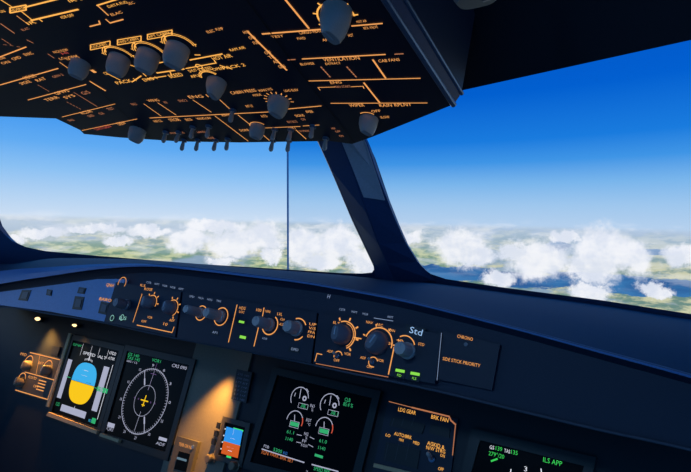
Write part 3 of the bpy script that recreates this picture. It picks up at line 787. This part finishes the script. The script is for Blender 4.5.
for x, y in ((221, 425), (218.5, 433), (216, 441)):
    obj('side_button', quad_slab(PAN, [(x - 4, y - 3), (x - 1, y - 2), (x - 2, y + 4), (x - 5, y + 3)], .0095, .002), BLACK, sb)

# small selector at the foot of the divider
sm = thing('brake_indicator', 'small amber-lettered box at the lower left foot of the divider plate', 'indicator', PAN.hit(185, 455, .004))
obj('case', quad_slab(PAN, [(177, 436), (198, 442), (189, 476), (167, 471)], .012, .008), mat('small_case_grey', (84, 78, 70), .5), sm)
obj('window', quad_slab(PAN, [(179, 451), (190, 454), (186, 472), (174, 469)], .0124, .002), GLASS_D, sm)
d = Draw(PAN, .0129).text('TERR ON ND', (178.5, 445.5), (192, 449.5), 3.6).done('legend', AMB, sm)
d = Draw(PAN, .0129).line((177.5, 458), (186, 460.5), w=.0035).done('pale_mark', emit('cool_mark', (120, 150, 170), .6), sm)
bm = bmesh.new(); loft(bm, PAN.hit(193, 447, .012), XA, PAN.v, PAN.n, [(0, .003, .003, 2), (.001, .003, .003, 2)], 14); obj('screw', bm, METAL, sm, True)

# left audio/lighting knob panel
ka = thing('lighting_control_panel', 'amber-lit knob panel left of the attitude display with two rows of rings', 'control panel', PAN.hit(38, 375))
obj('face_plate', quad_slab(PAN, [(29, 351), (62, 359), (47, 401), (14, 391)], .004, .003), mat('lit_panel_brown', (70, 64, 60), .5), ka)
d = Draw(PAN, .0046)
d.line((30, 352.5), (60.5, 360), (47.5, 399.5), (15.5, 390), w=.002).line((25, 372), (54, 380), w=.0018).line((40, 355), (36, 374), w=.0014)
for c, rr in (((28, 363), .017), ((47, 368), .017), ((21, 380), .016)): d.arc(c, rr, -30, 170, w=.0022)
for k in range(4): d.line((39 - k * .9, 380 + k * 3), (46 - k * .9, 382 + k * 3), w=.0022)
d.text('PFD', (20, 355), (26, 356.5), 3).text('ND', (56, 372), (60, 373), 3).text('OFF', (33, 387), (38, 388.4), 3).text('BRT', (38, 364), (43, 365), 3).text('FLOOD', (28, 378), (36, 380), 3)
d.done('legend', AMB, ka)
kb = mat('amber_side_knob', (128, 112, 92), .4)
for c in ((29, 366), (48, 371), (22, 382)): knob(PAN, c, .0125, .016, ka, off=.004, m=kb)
bx = obj('rocker_switch', quad_slab(PAN, [(52, 345), (60, 347), (57, 356), (49, 354)], .004, .003), BLACK, ip)
# amber-edged trim along the display foot
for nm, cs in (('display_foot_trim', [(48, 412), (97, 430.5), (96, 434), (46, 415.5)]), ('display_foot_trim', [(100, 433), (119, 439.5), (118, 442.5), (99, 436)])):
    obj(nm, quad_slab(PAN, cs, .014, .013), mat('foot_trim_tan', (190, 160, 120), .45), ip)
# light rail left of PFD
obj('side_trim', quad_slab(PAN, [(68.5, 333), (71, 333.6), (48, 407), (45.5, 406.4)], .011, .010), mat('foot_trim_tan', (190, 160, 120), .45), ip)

# landing gear panel
lg = thing('landing_gear_panel', 'dark panel with amber BRK FAN and AUTO BRK lettering right of the engine display', 'control panel', PAN.hit(420, 440))
obj('face_plate', quad_slab(PAN, [(388, 401), (458, 419), (450, 480), (371, 478)], .004, .003), OVH, lg)
d = Draw(PAN, .0046).line((389, 401.5), (412, 407.5), w=.0010).line((412, 407.5), (449, 416.5), (451, 420.5), (455.5, 424.5), w=.0020).line((455.5, 424.5), (452.5, 455), w=.0012)
d.done('border_line', AMBD, lg)
d = Draw(PAN, .0046)
d.text('LDG GEAR', (398, 411), (415.5, 415), 4).text('BRK FAN', (431, 418.5), (448, 422.5), 4.2).text('AUTO/BRK', (394, 435), (411.5, 439.5), 3.6).text('MED', (413, 443.5), (419, 445.5), 3.2).text('LO', (385.5, 436), (390, 437.5), 3).text('MAX', (399, 440.5), (403.5, 442), 2.8)
d.text('A/SKID &', (427, 444.5), (444, 449.5), 4).text('N/W STRG', (426, 449), (445, 453.8), 4).text('ON', (440, 456.5), (444.5, 457.8), 3.2).text('OFF', (438, 470), (443.5, 471.3), 3.4)
d.split([('gear_legend', (407, 413)), ('brake_fan_legend', (440, 420)), ('autobrake_legend', (401, 439)), ('antiskid_legend', (435, 449)), ('antiskid_legend', (441, 466))], AMBH, lg)
for cs in ([(392, 416.5), (425, 424.5), (422, 434), (389, 425.5)], [(431, 424), (450, 429), (449, 438), (429, 433)], [(386, 442), (420, 450.5), (417, 469), (383, 460)]):
    f_ = obj('indicator_window', quad_slab(PAN, cs, .006, .004), BLACK, lg)
d = Draw(PAN, .0064)
for k in range(3):
    x = 394 + k * 10; d.line((x, 418), (x - 2.4, 425.5), w=.0006)
    x = 388 + k * 10.5; d.line((x, 444), (x - 3.4, 460), w=.0006)
d.done('window_divider', mat('divider_grey', (70, 74, 84), .5), lg)
toggle(PAN, (432, 459), lg, .016, .4, .004, .003)
knob(PAN, (418, 482), .010, .016, lg, off=.004, m=KNOBD, round_=True)
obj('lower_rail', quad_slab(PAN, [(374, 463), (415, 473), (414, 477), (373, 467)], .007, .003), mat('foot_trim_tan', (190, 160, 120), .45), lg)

# right ND (bottom right)
nr, Q = display('navigation_display', 'right-hand display at the lower edge with green speed text and ILS APP', [(480, 440), (584, 466), (564, 545), (459, 518)])
d = D().text('139', (495.5, 450), (502, 451.5), 4.2).text('135', (511, 453.7), (517.5, 455.2), 4.2).text('279°/20', (488.5, 455), (504, 459), 4.2).line((491.5, 461), (497, 459), w=.002).text('ILS APP', (543, 461.8), (562, 466.5), 5)
d.done('green_symbols', emit('green_symbol_right', (60, 205, 90)), nr)
d = D().text('GS', (489.5, 448.7), (494, 449.7), 3.8).text('TAS', (504, 452.2), (510, 453.6), 3.8).text('3', (524, 471), (527, 471.7), 5).line((511, 469.5), (510.4, 473), w=.0012).line((541, 469), (541.5, 473), w=.0012)
d.done('white_symbols', WHT, nr)

# lamps under the hood at left
for i, (px, py, lab) in enumerate(((40, 319.5, 'small warm lamp glowing under the hood, the leftmost and brighter'), (77, 326, 'smaller warm lamp glowing under the hood, right of the brighter one'))):
    p = PAN.hit(px, py, .004)
    t = thing('reading_lamp', lab, 'lamp', p, None)
    rr = .017 if i == 0 else .012
    bm = bmesh.new(); loft(bm, p, XA, PAN.v, PAN.n, [(0, rr, rr * .42, 2), (.004, rr, rr * .42, 2), (.006, rr * .85, rr * .33, 2)], 24); obj('housing', bm, BEZ, t, True)
    bm = bmesh.new(); loft(bm, p + PAN.n * .006, XA, PAN.v, PAN.n, [(0, rr * .72, rr * .26, 2), (.003, rr * .5, rr * .16, 2)], 24); obj('lens', bm, LAMP, t, True)
def lamp(name, loc, tgt, power, size, col, spot=None, blend=1.0):
    l = bpy.data.lights.new(name, 'SPOT' if spot else 'POINT'); l.energy = power; l.color = s2l(col) if max(col) > 1 else col
    l.shadow_soft_size = size
    if spot: l.spot_size = math.radians(spot); l.spot_blend = blend
    o = bpy.data.objects.new(name, l); COL.objects.link(o); o.location = loc
    if tgt is not None: o.rotation_euler = (Vector(tgt) - Vector(loc)).to_track_quat('-Z', 'Y').to_euler()
    return o
WARM = (255, 184, 84)
pl0 = PAN.hit(40, 319.5, .03); lamp('reading_lamp_light', pl0, PAN.hit(41, 378), 4.5, .01, WARM, 80)
pl1 = PAN.hit(77, 326, .03); lamp('reading_lamp_light', pl1, PAN.hit(72, 423), 4.0, .01, WARM, 60)
# hood lamp fitting over the divider plate (hidden in the recess) and its beam
hp = PAN.hit(234, 345, .040)
t = thing('hood_lamp', 'small lamp tucked under the glareshield above the glowing divider plate', 'lamp', hp)
bm = bmesh.new(); loft(bm, hp + PAN.v * .012, XA, PAN.n, -PAN.v, [(0, .008, .008, 2), (.008, .009, .009, 2), (.01, .007, .007, 2)], 16); obj('housing', bm, BEZ, t, True)
bm = bmesh.new(); loft(bm, hp + PAN.v * .0018, XA, PAN.n, -PAN.v, [(0, .005, .005, 2), (.001, .005, .005, 2)], 16); obj('lens', bm, LAMP, t, True)
lamp('hood_lamp_light', hp - PAN.v * .006, PAN.hit(192, 458), 10.0, .006, WARM, 46, 1.0)

# ------------------------------------------------------------------ overhead panel
oh = thing('overhead_panel', 'large dark overhead panel with amber lines, lettering and grey knobs', 'overhead panel', OV.hit(240, 60))
outline_px = [(-60, 114), (0, 116.5), (56, 118.5), (80, 130), (84, 134), (120, 137.5), (180, 141.5), (240, 142.5), (300, 141.5), (330, 141), (352, 144), (372, 137), (452, 105)]
pts = [OV.hit(x, y) for x, y in outline_px]
right_edge = pts[-1]
pts += [right_edge + (OV.hit(383, 0) - right_edge).normalized() * .60, Vector((pts[0].x, right_edge.y, right_edge.z)) + OV.v * .62 ]
bm = bmesh.new(); add_slab(bm, pts, -OV.n * .004); obj('face_plate', bm, OVH, oh)
cpts = [p - OV.n * .004 for p in pts]
bm = bmesh.new(); add_slab(bm, cpts, Vector((0, .02, .10))); obj('housing', bm, mat('overhead_housing', (36, 50, 76), .5), oh)
# right side rims
e0 = right_edge; e1 = right_edge + (OV.hit(383, 0) - right_edge).normalized() * .60
bm = bmesh.new(); add_tube(bm, [e0 + XA * .002, e1 + XA * .002], .0035, 10); obj('side_rim', bm, METAL, oh, True, label='bluish metal rim on the right edge')
bm = bmesh.new(); add_tube(bm, [e0 + XA * .011 + Vector((0, .002, .012)), e1 + XA * .011 + Vector((0, .002, .012))], .0025, 10); obj('side_rim', bm, METAL, oh, True)
bm = bmesh.new(); add_slab(bm, [e0 + XA * .002, e1 + XA * .002, e1 + XA * .011 + Vector((0, 0, .012)), e0 + XA * .011 + Vector((0, 0, .012))], Vector((-.004, 0, .006))); obj('side_channel', bm, mat('overhead_channel', (40, 66, 110), .4), oh)
bm = bmesh.new(); add_slab(bm, [e0 + XA * .011 + Vector((0, 0, .012)), e1 + XA * .011 + Vector((0, 0, .012)), e1 + XA * .03 + Vector((0, 0, .12)), e0 + XA * .03 + Vector((0, 0, .12))], Vector((-.008, 0, 0))); obj('side_wall', bm, mat('overhead_housing', (36, 50, 76), .5), oh)
# raised module plates so the panel reads as bolted-in units
def module(cs):
    obj('module_plate', quad_slab(OV, cs, .0012, .002), OVH, oh)
module([(-60, 42), (-60, -60), (70, -70), (123, 45), (136, 55), (0, 95)][:4] if False else [(-40, -60), (262, -60), (300, -30), (356, 140), (300, 140), (222, 142)]) if False else None
d = Draw(OV, .0006)
seam = mat('panel_seam', (10, 14, 24), .6)
d.line((225, -30), (292, 62), (354, 142), w=.0016).line((62, 56), (150, 138), w=.0016)
d.done('module_seam', seam, oh)
OO = .0006
LA, LB_, LC = Draw(OV, OO), Draw(OV, OO), Draw(OV, OO)    # bright, normal, dim amber
Wl = .0012
# --- top left cluster
LA.line((1, 0), (12, 7), w=Wl * 1.2).box((10, 10.5), (26, 7.5), 2.5, w=.0016).text('ADIRS', (11, 12), (25, 9), 3.5).line((24, 7.5), (58, -1), w=.0018).line((22, 12), (32, 20), w=.0016).line((31, 20.5), (78, 9.5), w=.002)
LA.text('IR 1', (29, 25), (43, 21.5), 4).text('ADR', (62, 19), (68, 17.5), 3.6).text('OFF', (69, 17.5), (75, 16), 3.6).text('IR 3', (70, 2.5), (84, -.5), 3.6).text('ON', (1, 13), (6, 12), 3.5)
LA.line((97, 5.5), (118, -1), w=.0016).text('DATA', (109, 8), (120, 5), 3.2).text('RUD', (121, 4.5), (128, 3), 3.2)
LB_.dots((17, 16), (29, 25), 6).dots((98, 6), (109, 16), 6, w=.0016).line((90, 26.5), (100, 24), (99, 21), w=.0016).line((106, 19.5), (110, 23), (123, 19.5), w=.0016).text('ELAC', (112, 16), (123, 13), 3).text('SEC', (129, 5), (135, 3.5), 3)
LC.line((1, 24), (14, 33), w=.0018).text('ELAC', (23, 31), (30, 29), 2.8).dots((2, 39), (12, 45.5), 4).line((27, 40), (33, 43), w=.0012).line((48, 54), (54, 58), w=.0012).dots((20, 47), (0, 44), 3, w=.0006)
LB_.line((0, 57), (26, 47), w=.0016).text('EVAC', (26, 56), (34, 54), 3.4).text('CMD', (14, 60.5), (22, 58), 3.4).text('ON', (3, 64.5), (11, 62.5), 3).text('HORN', (0, 60), (6, 58.5), 2.8)
LB_.line((0, 85), (58, 68.5), w=.0016).text('EMER ELEC', (26, 79.5), (37, 76.5), 3.6).text('SMOKE', (22, 85), (32, 82.3), 3.2).text('RAT', (38, 81.8), (47, 79.3), 3.2); LC.text('GEN 2', (54, 78), (64, 75.3), 2.6)
LC.dots((38, 85), (50, 92), 5)
LB_.line((28, 100), (86, 84.5), w=.0013).text('GPWS', (57, 95), (70, 91.5), 3.4).text('TERR', (47, 101.5), (60, 98), 3).text('SYS', (66, 99), (76, 96.2), 3)
LC.dots((67, 102), (82, 110), 5).line((74, 92.5), (97, 106.5), w=.0012); LC.text('G/S', (84, 95), (91, 93), 3.6)
LB_.line((90, 81.5), (105, 90.5), w=.0028)
LB_.line((62, 117), (115, 104), w=.0011).text('RCDR', (83, 114.5), (93, 112), 3); LC.text('GND', (90, 117.5), (95, 116), 2.6).text('CVR', (101, 115), (105, 114), 2.6).text('TEST', (109, 110.5), (115, 109), 2.6).text('ERASE', (70, 121.5), (75, 120.5), 2.2)
LB_.line((82, 130.5), (137, 119), w=.0011); emit('red_legend', (200, 84, 74), .8)
LRD = Draw(OV, OO).text('OXYGEN', (97, 130.5), (112, 127), 3.2); LB_.text('CREW', (119, 125.5), (127, 123.8), 3.2)
# pack flow knob
LB_.text('PACK FLOW', (55, 53.5), (69, 50.5), 3).text('NORM', (68, 60.5), (80, 58), 4.5); LRD.text('HI', (63, 54.8), (69, 53.5), 3); LB_.text('LO', (61, 60), (66, 58.8), 3).line((60, 62.5), (69, 69), w=.0014).text('1', (94, 73), (97, 72.4), 4)
# three temperature knobs with boxed names
for (a, b, s) in (((90.5, 47.5), (110, 43.5), 'COCKPIT'), ((117.5, 42.5), (141, 38.5), 'FWD CABIN'), ((147.5, 37), (172, 32.5), 'AFT CABIN')):
    LA.box(a, b, 2.5, w=.0012).text(s, (a[0] + 2, a[1] + 1), (b[0] - 2, b[1] + 1), 2.8)
for (cx, cy) in ((115, 56), (145, 52), (175, 45)):
    LA.arc((cx + 5, cy + 1), .0175, -15, 150, w=.0012).arc((cx + 5, cy + 1), .0200, -18, 150, w=.0010).ticks((cx + 5, cy + 1), .0200, .0220, -10, 145, 3, w=.0012)
    LA.line((cx + 20, cy + 10), (cx + 25, cy + 10), w=.0014).line((cx - 11, cy - 10), (cx - 9, cy - 4), w=.0012)
LA.line((127, 64), (136, 67), (146, 76), w=.0016).line((136, 67), (143, 66), w=.0014).line((158, 63), (164, 62), w=.0016).line((190, 60), (222, 54), w=.0018).line((186, 68.5), (216, 63), (214, 60), w=.0015).line((157, 73), (184, 69), w=.002)
LA.text('HOT AIR', (214, 60.5), (233, 57), 4).text('PACK 2', (224, 69.5), (246, 66), 3.2).line((220, 65.5), (232, 69), w=.0014).text('RAM AIR', (231, 51.5), (246, 48.5), 3)
for s, x0, y0, x1, y1, h in (('PACK 1', 118, 84.5, 137, 81, 3.6), ('ENG 1', 145, 81.5, 158, 79, 3.4), ('BLEED', 171, 78, 184, 75.8, 4), ('APU', 192, 78, 200, 76.5, 3), ('X BLEED', 200, 72, 214, 69.5, 4), ('OPEN', 214, 71, 225, 69, 3), ('SHUT', 190, 72.5, 198, 71, 3), ('COLD', 106, 75, 114, 73.3, 3.4)):
    LA.text(s, (x0, y0), (x1, y1), h)
LA.line((132, 82), (141, 76), w=.0016).line((147, 79), (166, 76), w=.0014).line((170, 72), (172, 76), w=.0014).line((107, 73.5), (120, 80), w=.0016)
LA.arc((199, 66.5), .004, 0, 360, w=.0012, n=12).arc((211, 78), .0125, 20, 160, w=.0014).arc((211, 78), .0145, 20, 160, w=.001)
LB_.text('ELEC', (208, 33.3), (215, 31.8), 3).text('PUMP', (217, 31), (224, 29.6), 3.2)
# vertical list
LB_.line((248, 32), (286.5, 70), w=.0022)
for i, (x, y) in enumerate(((245.5, 34), (251, 39.5), (255.5, 44.5), (267, 54.5), (271, 59), (275.5, 63.5), (281, 68.5))): LB_.text('%s' % ('HYD', 'ON', 'FUEL', 'OFF', 'TK', 'ALT', 'GEN')[i], (x - 1, y), (x + 5, y - 1), 3.4)
# right column
LB_.line((262.5, 34), (320, 29.5), w=.0020).line((352, 26), (382, 23.5), w=.0016).text('CARGO HEAT', (300, 34.5), (322, 32), 3.6).text('TEST', (272, 38), (284, 37), 2.6).text('FWD', (298, 40), (306, 39.2), 2.8).text('AFT', (323, 41.5), (331, 40.8), 3).text('HOT', (349, 37), (354, 36.3), 3)
LB_.text('HOT AIR', (357, 23), (367, 22), 2.6).text('ISOL VALVE', (364, 29.5), (378, 28), 2.8)
LB_.line((284, -2), (308.5, 28), w=.0022)
LA.arc((336, 17), .0180, -12, 190, w=.0018).ticks((336, 17), .0180, .0215, -10, 190, 6, w=.0016)
LB_.line((302.5, 59), (385, 54.5), w=.0016).text('VENTILATION', (324, 61.5), (360, 59.5), 3.8).text('BLOWER', (301, 65.5), (315, 64.5), 2.6).text('EXTRACT', (326, 65), (341, 64), 2.4); LC.line((395, 54.2), (403, 53.8), w=.0014).line((288, 60), (295, 59.5), w=.0014)
LB_.text('CAB FANS', (379, 62.5), (400, 60.8), 3); LC.dots((321, 67), (331, 78), 5, w=.0016).dots((347, 67), (357, 78), 5, w=.0016)
LB_.line((373, 60), (385.5, 78), w=.002).line((309, 81), (420, 78.3), w=.0014).text('ENG', (331, 84), (342, 83.3), 3).line((320, 90), (318, 87.5), (335, 87), w=.001).line((351, 86.8), (363, 86.3), (364, 88.5), w=.001); LC.text('MAN START', (335, 88), (351, 87.4), 2.4)
LB_.line((364, 83), (379.5, 102.5), w=.002).line((331, 103.3), (427, 103), w=.0013).text('WIPER', (350, 107), (365, 106.4), 3.2).text('RAIN RPLNT', (380, 107), (412, 106), 3.2).text('OFF', (372, 112.5), (381, 111.8), 2.4).text('SLOW', (381, 118.5), (390, 118), 2.4)
LB_.arc((368, 118), .013, 30, 110, w=.0014)
# cabin pressure and exterior lights
LB_.text('CABIN PRESS', (232, 94.5), (257, 91.5), 3.2).text('MAN V/S', (260, 92), (273, 90), 2.6).text('LDG ELEV', (285, 92), (299, 90.8), 2.4)
LB_.line((150, 118), (268, 112), w=.0015).line((288, 109), (321, 106), w=.0015).ticks((279, 101), .016, .0195, -20, 170, 10, w=.0012)
for a, b in (((144, 104), (161, 116)), ((158, 103), (176, 115)), ((193, 100), (211, 112)), ((220, 100), (233, 112)), ((215, 116), (248, 141)), ((238, 115), (253, 127)), ((262, 134), (270, 141)), ((296, 130), (306, 139))): LB_.line(a, b, w=.0013)
for s, x0, y0, x1, y1, h in (('WING', 149, 102, 160, 101, 2.8), ('ENG 1', 190, 98.5, 209, 97, 3.2), ('ANTI ICE', 155, 122.5, 163, 121.8, 2.6), ('STROBE', 171, 121.5, 181, 120.6, 3.2), ('BEACON', 187, 121, 193, 120.4, 2.8), ('WING', 198, 120, 206, 119.3, 2.6), ('NAV', 207, 119.3, 212, 118.9, 2.6),
                           ('RWY', 223, 116.5, 231, 116, 2.8), ('INT LT', 247, 107.5, 254, 107, 2.6), ('DOME', 241, 131.5, 250, 131, 2.4), ('SIGNS', 296, 117, 305, 116.3, 2.4), ('EMER', 307, 113, 314, 112.5, 2.6), ('MODE', 254, 96.5, 262, 95.6, 2.4), ('AUTO', 262, 117.5, 268, 117, 2.6)):
    LB_.text(s, (x0, y0), (x1, y1), h)
for s, x0, y0, x1, y1, h in (('PROBE', 165, 103.5, 168, 103.2, 2.4), ('ENG 2', 180, 102, 188, 101.2, 2.6), ('OVHD INTEG', 171, 134, 185, 133.4, 1.8), ('LAND', 198, 133, 206, 132.5, 2), ('NOSE', 208, 139, 215, 138.6, 2), ('FAULT', 133, 105.5, 138, 104.8, 2.6), ('SEAT BELTS', 288, 123, 298, 122.5, 2.2), ('ON', 302, 120.5, 306, 120.2, 2.4), ('ARM', 332, 129.5, 336, 129.2, 2), ('OFF', 336, 132.5, 341, 132.2, 2), ('ON', 340, 137, 344, 136.7, 2), ('NO SMOKING', 300, 132, 310, 131.6, 2)):
    LC.text(s, (x0, y0), (x1, y1), h)
LB_.arc((259, 127), .0135, 20, 165, w=.0013).line((265, 128), (300, 126.5), w=.0012).text('BRT', (290, 129), (297, 128.7), 2.4).line((303, 126), (319, 125), w=.0012)
MODS = [('inertial_reference_legend', (45, 14)), ('flight_computer_legend', (112, 14)), ('evacuation_legend', (12, 52)), ('emergency_power_legend', (35, 78)), ('ground_proximity_legend', (62, 97)), ('recorder_legend', (95, 113)),
        ('oxygen_legend', (112, 126)), ('pack_flow_legend', (68, 58)), ('cockpit_temperature_legend', (105, 52)), ('forward_cabin_temperature_legend', (135, 48)), ('aft_cabin_temperature_legend', (168, 42)), ('air_conditioning_legend', (140, 78)), ('bleed_air_legend', (180, 74)),
        ('hot_air_legend', (222, 64)), ('hydraulic_legend', (214, 31)), ('fuel_legend', (262, 50)), ('cargo_heat_legend', (300, 34)), ('cargo_selector_ring', (337, 10)), ('isolation_valve_legend', (372, 26)), ('ventilation_legend', (330, 63)), ('cabin_fan_legend', (392, 60)), ('engine_legend', (345, 84)),
        ('wiper_legend', (370, 108)), ('rain_repellent_legend', (398, 105)), ('anti_ice_legend', (170, 110)), ('probe_heat_legend', (208, 106)), ('cabin_pressure_legend', (262, 96)), ('strobe_legend', (170, 122)), ('navigation_light_legend', (205, 122)), ('landing_light_legend', (225, 134)),
        ('interior_light_legend', (258, 124)), ('signs_legend', (300, 124)), ('emergency_exit_legend', (335, 132))]
LA.split(MODS, AMBH, oh); LB_.split(MODS, AMB, oh); LC.split(MODS, AMBD, oh); LRD.done('red_legend', MATS['red_legend'], oh, 'red lettering')
for (x, y, r_, h_, an) in ((81, 63, .0120, .021, 110), (120, 58.5, .0130, .023, 115), (149, 54, .0135, .024, 115), (178, 48, .0138, .025, 110), (217, 81.5, .0125, .022, 80), (279, 100.5, .0142, .022, 100), (258, 126.5, .0112, .019, 120), (138, 130, .0132, .021, 100), (369, 119, .0125, .021, 110), (337, 11, .0150, .030, 100)):
    knob(OV, (x, y), r_, h_, oh, ang=an)
for (x, y) in ((166, 132), (179, 132), (193, 127), (209, 126), (184, 140), (198, 140), (216, 140), (228, 139), (233, 110), (275, 129), (291, 129), (273, 140), (289, 140), (313, 126), (326, 138)):
    toggle(OV, (x, y), oh, .0135, -.15 + random.random() * .2)

# ------------------------------------------------------------------ shell
def shell(name, pts, vec, m, label, cat):
    bm = bmesh.new(); add_slab(bm, [Vector(p) for p in pts], Vector(vec)); return struct(obj(name, bm, m), label, cat)
# ceiling: from the windscreen header rising over the seats
hR0 = on(WR, pb, 0, up); hR1 = on(WR, pb, 1.02, up); hL1 = on(WL, pb, 1.30, up)
# header panel behind right windscreen top, sloping up and back from the opening edge
bm = bmesh.new()
T0, T1 = WR.hit(448, 93.5, .003), WR.hit(800, 16, .003)
TL_ = WR.hit(330, 118, .003)
rowsC = []
for t, lift, back in ((0, 0, 0), (.25, .030, -.03), (.5, .09, -.09), (.75, .17, -.2), (1, .25, -.45)):
    rowsC.append([p + Vector((0, back, lift)) for p in (TL_, T0, T0.lerp(T1, .33), T0.lerp(T1, .66), T1)])
vr = [[bm.verts.new(p) for p in r] for r in rowsC]
for a_, b_ in zip(vr, vr[1:]):
    for i in range(4): bm.faces.new((a_[i], a_[i + 1], b_[i + 1], b_[i]))
g_ = bmesh.ops.extrude_face_region(bm, geom=bm.faces[:]); bmesh.ops.translate(bm, verts=[v for v in g_['geom'] if isinstance(v, bmesh.types.BMVert)], vec=Vector((0, .02, .03)))
struct(obj('ceiling', bm, CEIL, smooth=True), 'dark lining curving up and back above the right windscreen', 'ceiling')
shell('ceiling_back', [(-1.75, -1.0, 1.95), (1.0, -1.0, 1.95), (1.0, .12, 1.80), (-1.75, .12, 1.80)], (0, 0, .03), CEIL, 'dark flat ceiling over the seats behind the view', 'ceiling')
shell('floor', [(-1.8, -1.0, 0), (1.0, -1.0, 0), (1.0, 1.1, 0), (-1.8, 1.1, 0)], (0, 0, -.03), CARP, 'dark carpeted cockpit floor under the panels', 'floor')
# side walls below and above side-window openings
shell('wall_right', [(.95, -1.0, 0), (.95, .80, 0), (.95, .80, .95), (.95, -1.0, .95)], (.03, 0, 0), WALL, 'dark right cockpit side wall under the side window', 'wall')
shell('wall_left', [(-1.75, -1.0, 0), (-1.75, .80, 0), (-1.75, .80, .90), (-1.75, -1.0, .90)], (-.03, 0, 0), WALL, 'dark left cockpit side wall under the side window', 'wall')

# ceiling fixture near the top edge
cf = thing('map_light', 'small grey-blue ceiling fixture at the top edge right of the overhead panel', 'light fixture', (-.12, .42, 1.45))
def at_depth(px, py, dist): return CAM + ray(px, py) * dist
c0 = at_depth(476, -3, .40)
bm = bmesh.new(); loft(bm, c0, XA, Vector((0, 1, 0)), Vector((0, -.2, -1)).normalized(), [(-.11, .007, .006, 2), (-.022, .007, .006, 2), (-.018, .014, .011, 3), (0, .016, .013, 3), (.004, .013, .010, 3)], 20)
cf.location = c0; obj('housing', bm, mat('fixture_grey', (70, 92, 112), .5), cf, True)
bm = bmesh.new(); add_tube(bm, [c0 + Vector((.005, 0, -.002)), c0 + Vector((.02, -.004, -.002)), c0 + Vector((.03, -.006, .004))], [.003, .003, .002], 8); obj('swivel_arm', bm, KNOBD, cf, True)

dl = thing('fill_light', 'round bluish fill light added on the rear ceiling, unseen behind the view', 'fill light', (-.35, -.70, 1.95))  # unseen fixture added to brighten the cabin with blue fill
bm = bmesh.new(); loft(bm, Vector((-.35, -.70, 1.949)), XA, Vector((0, 1, 0)), Vector((0, 0, -1)), [(0, .16, .16, 2), (.02, .16, .16, 2), (.026, .14, .14, 2)], 32); obj('housing', bm, KNOBD, dl, True)
bm = bmesh.new(); loft(bm, Vector((-.35, -.70, 1.922)), XA, Vector((0, 1, 0)), Vector((0, 0, -1)), [(0, .13, .13, 2), (.012, .10, .10, 2)], 32); obj('diffuser', bm, emit('fill_diffuser', (120, 160, 230), 1.0), dl, True)
al = bpy.data.lights.new('fill_light_glow', 'AREA'); al.shape = 'DISK'; al.size = .26; al.energy = DOME; al.color = (.30, .60, 1.0)
ao = bpy.data.objects.new('fill_light_glow', al); COL.objects.link(ao); ao.location = (-.35, -.70, 1.905); ao.rotation_euler = (Vector((-.5, .7, 1.0)) - Vector(ao.location)).to_track_quat('-Z', 'Y').to_euler()
# ------------------------------------------------------------------ world and view
w = bpy.data.worlds.new('world'); SC.world = w; w.use_nodes = True
bg = w.node_tree.nodes['Background']; bg.inputs[0].default_value = rgba((44, 108, 166)); bg.inputs[1].default_value = .8
SC.view_settings.view_transform = 'Standard'; SC.view_settings.look = 'None'; SC.view_settings.gamma = 1.0
SC.view_settings.exposure = 0.0; SC.view_settings.use_curve_mapping = False
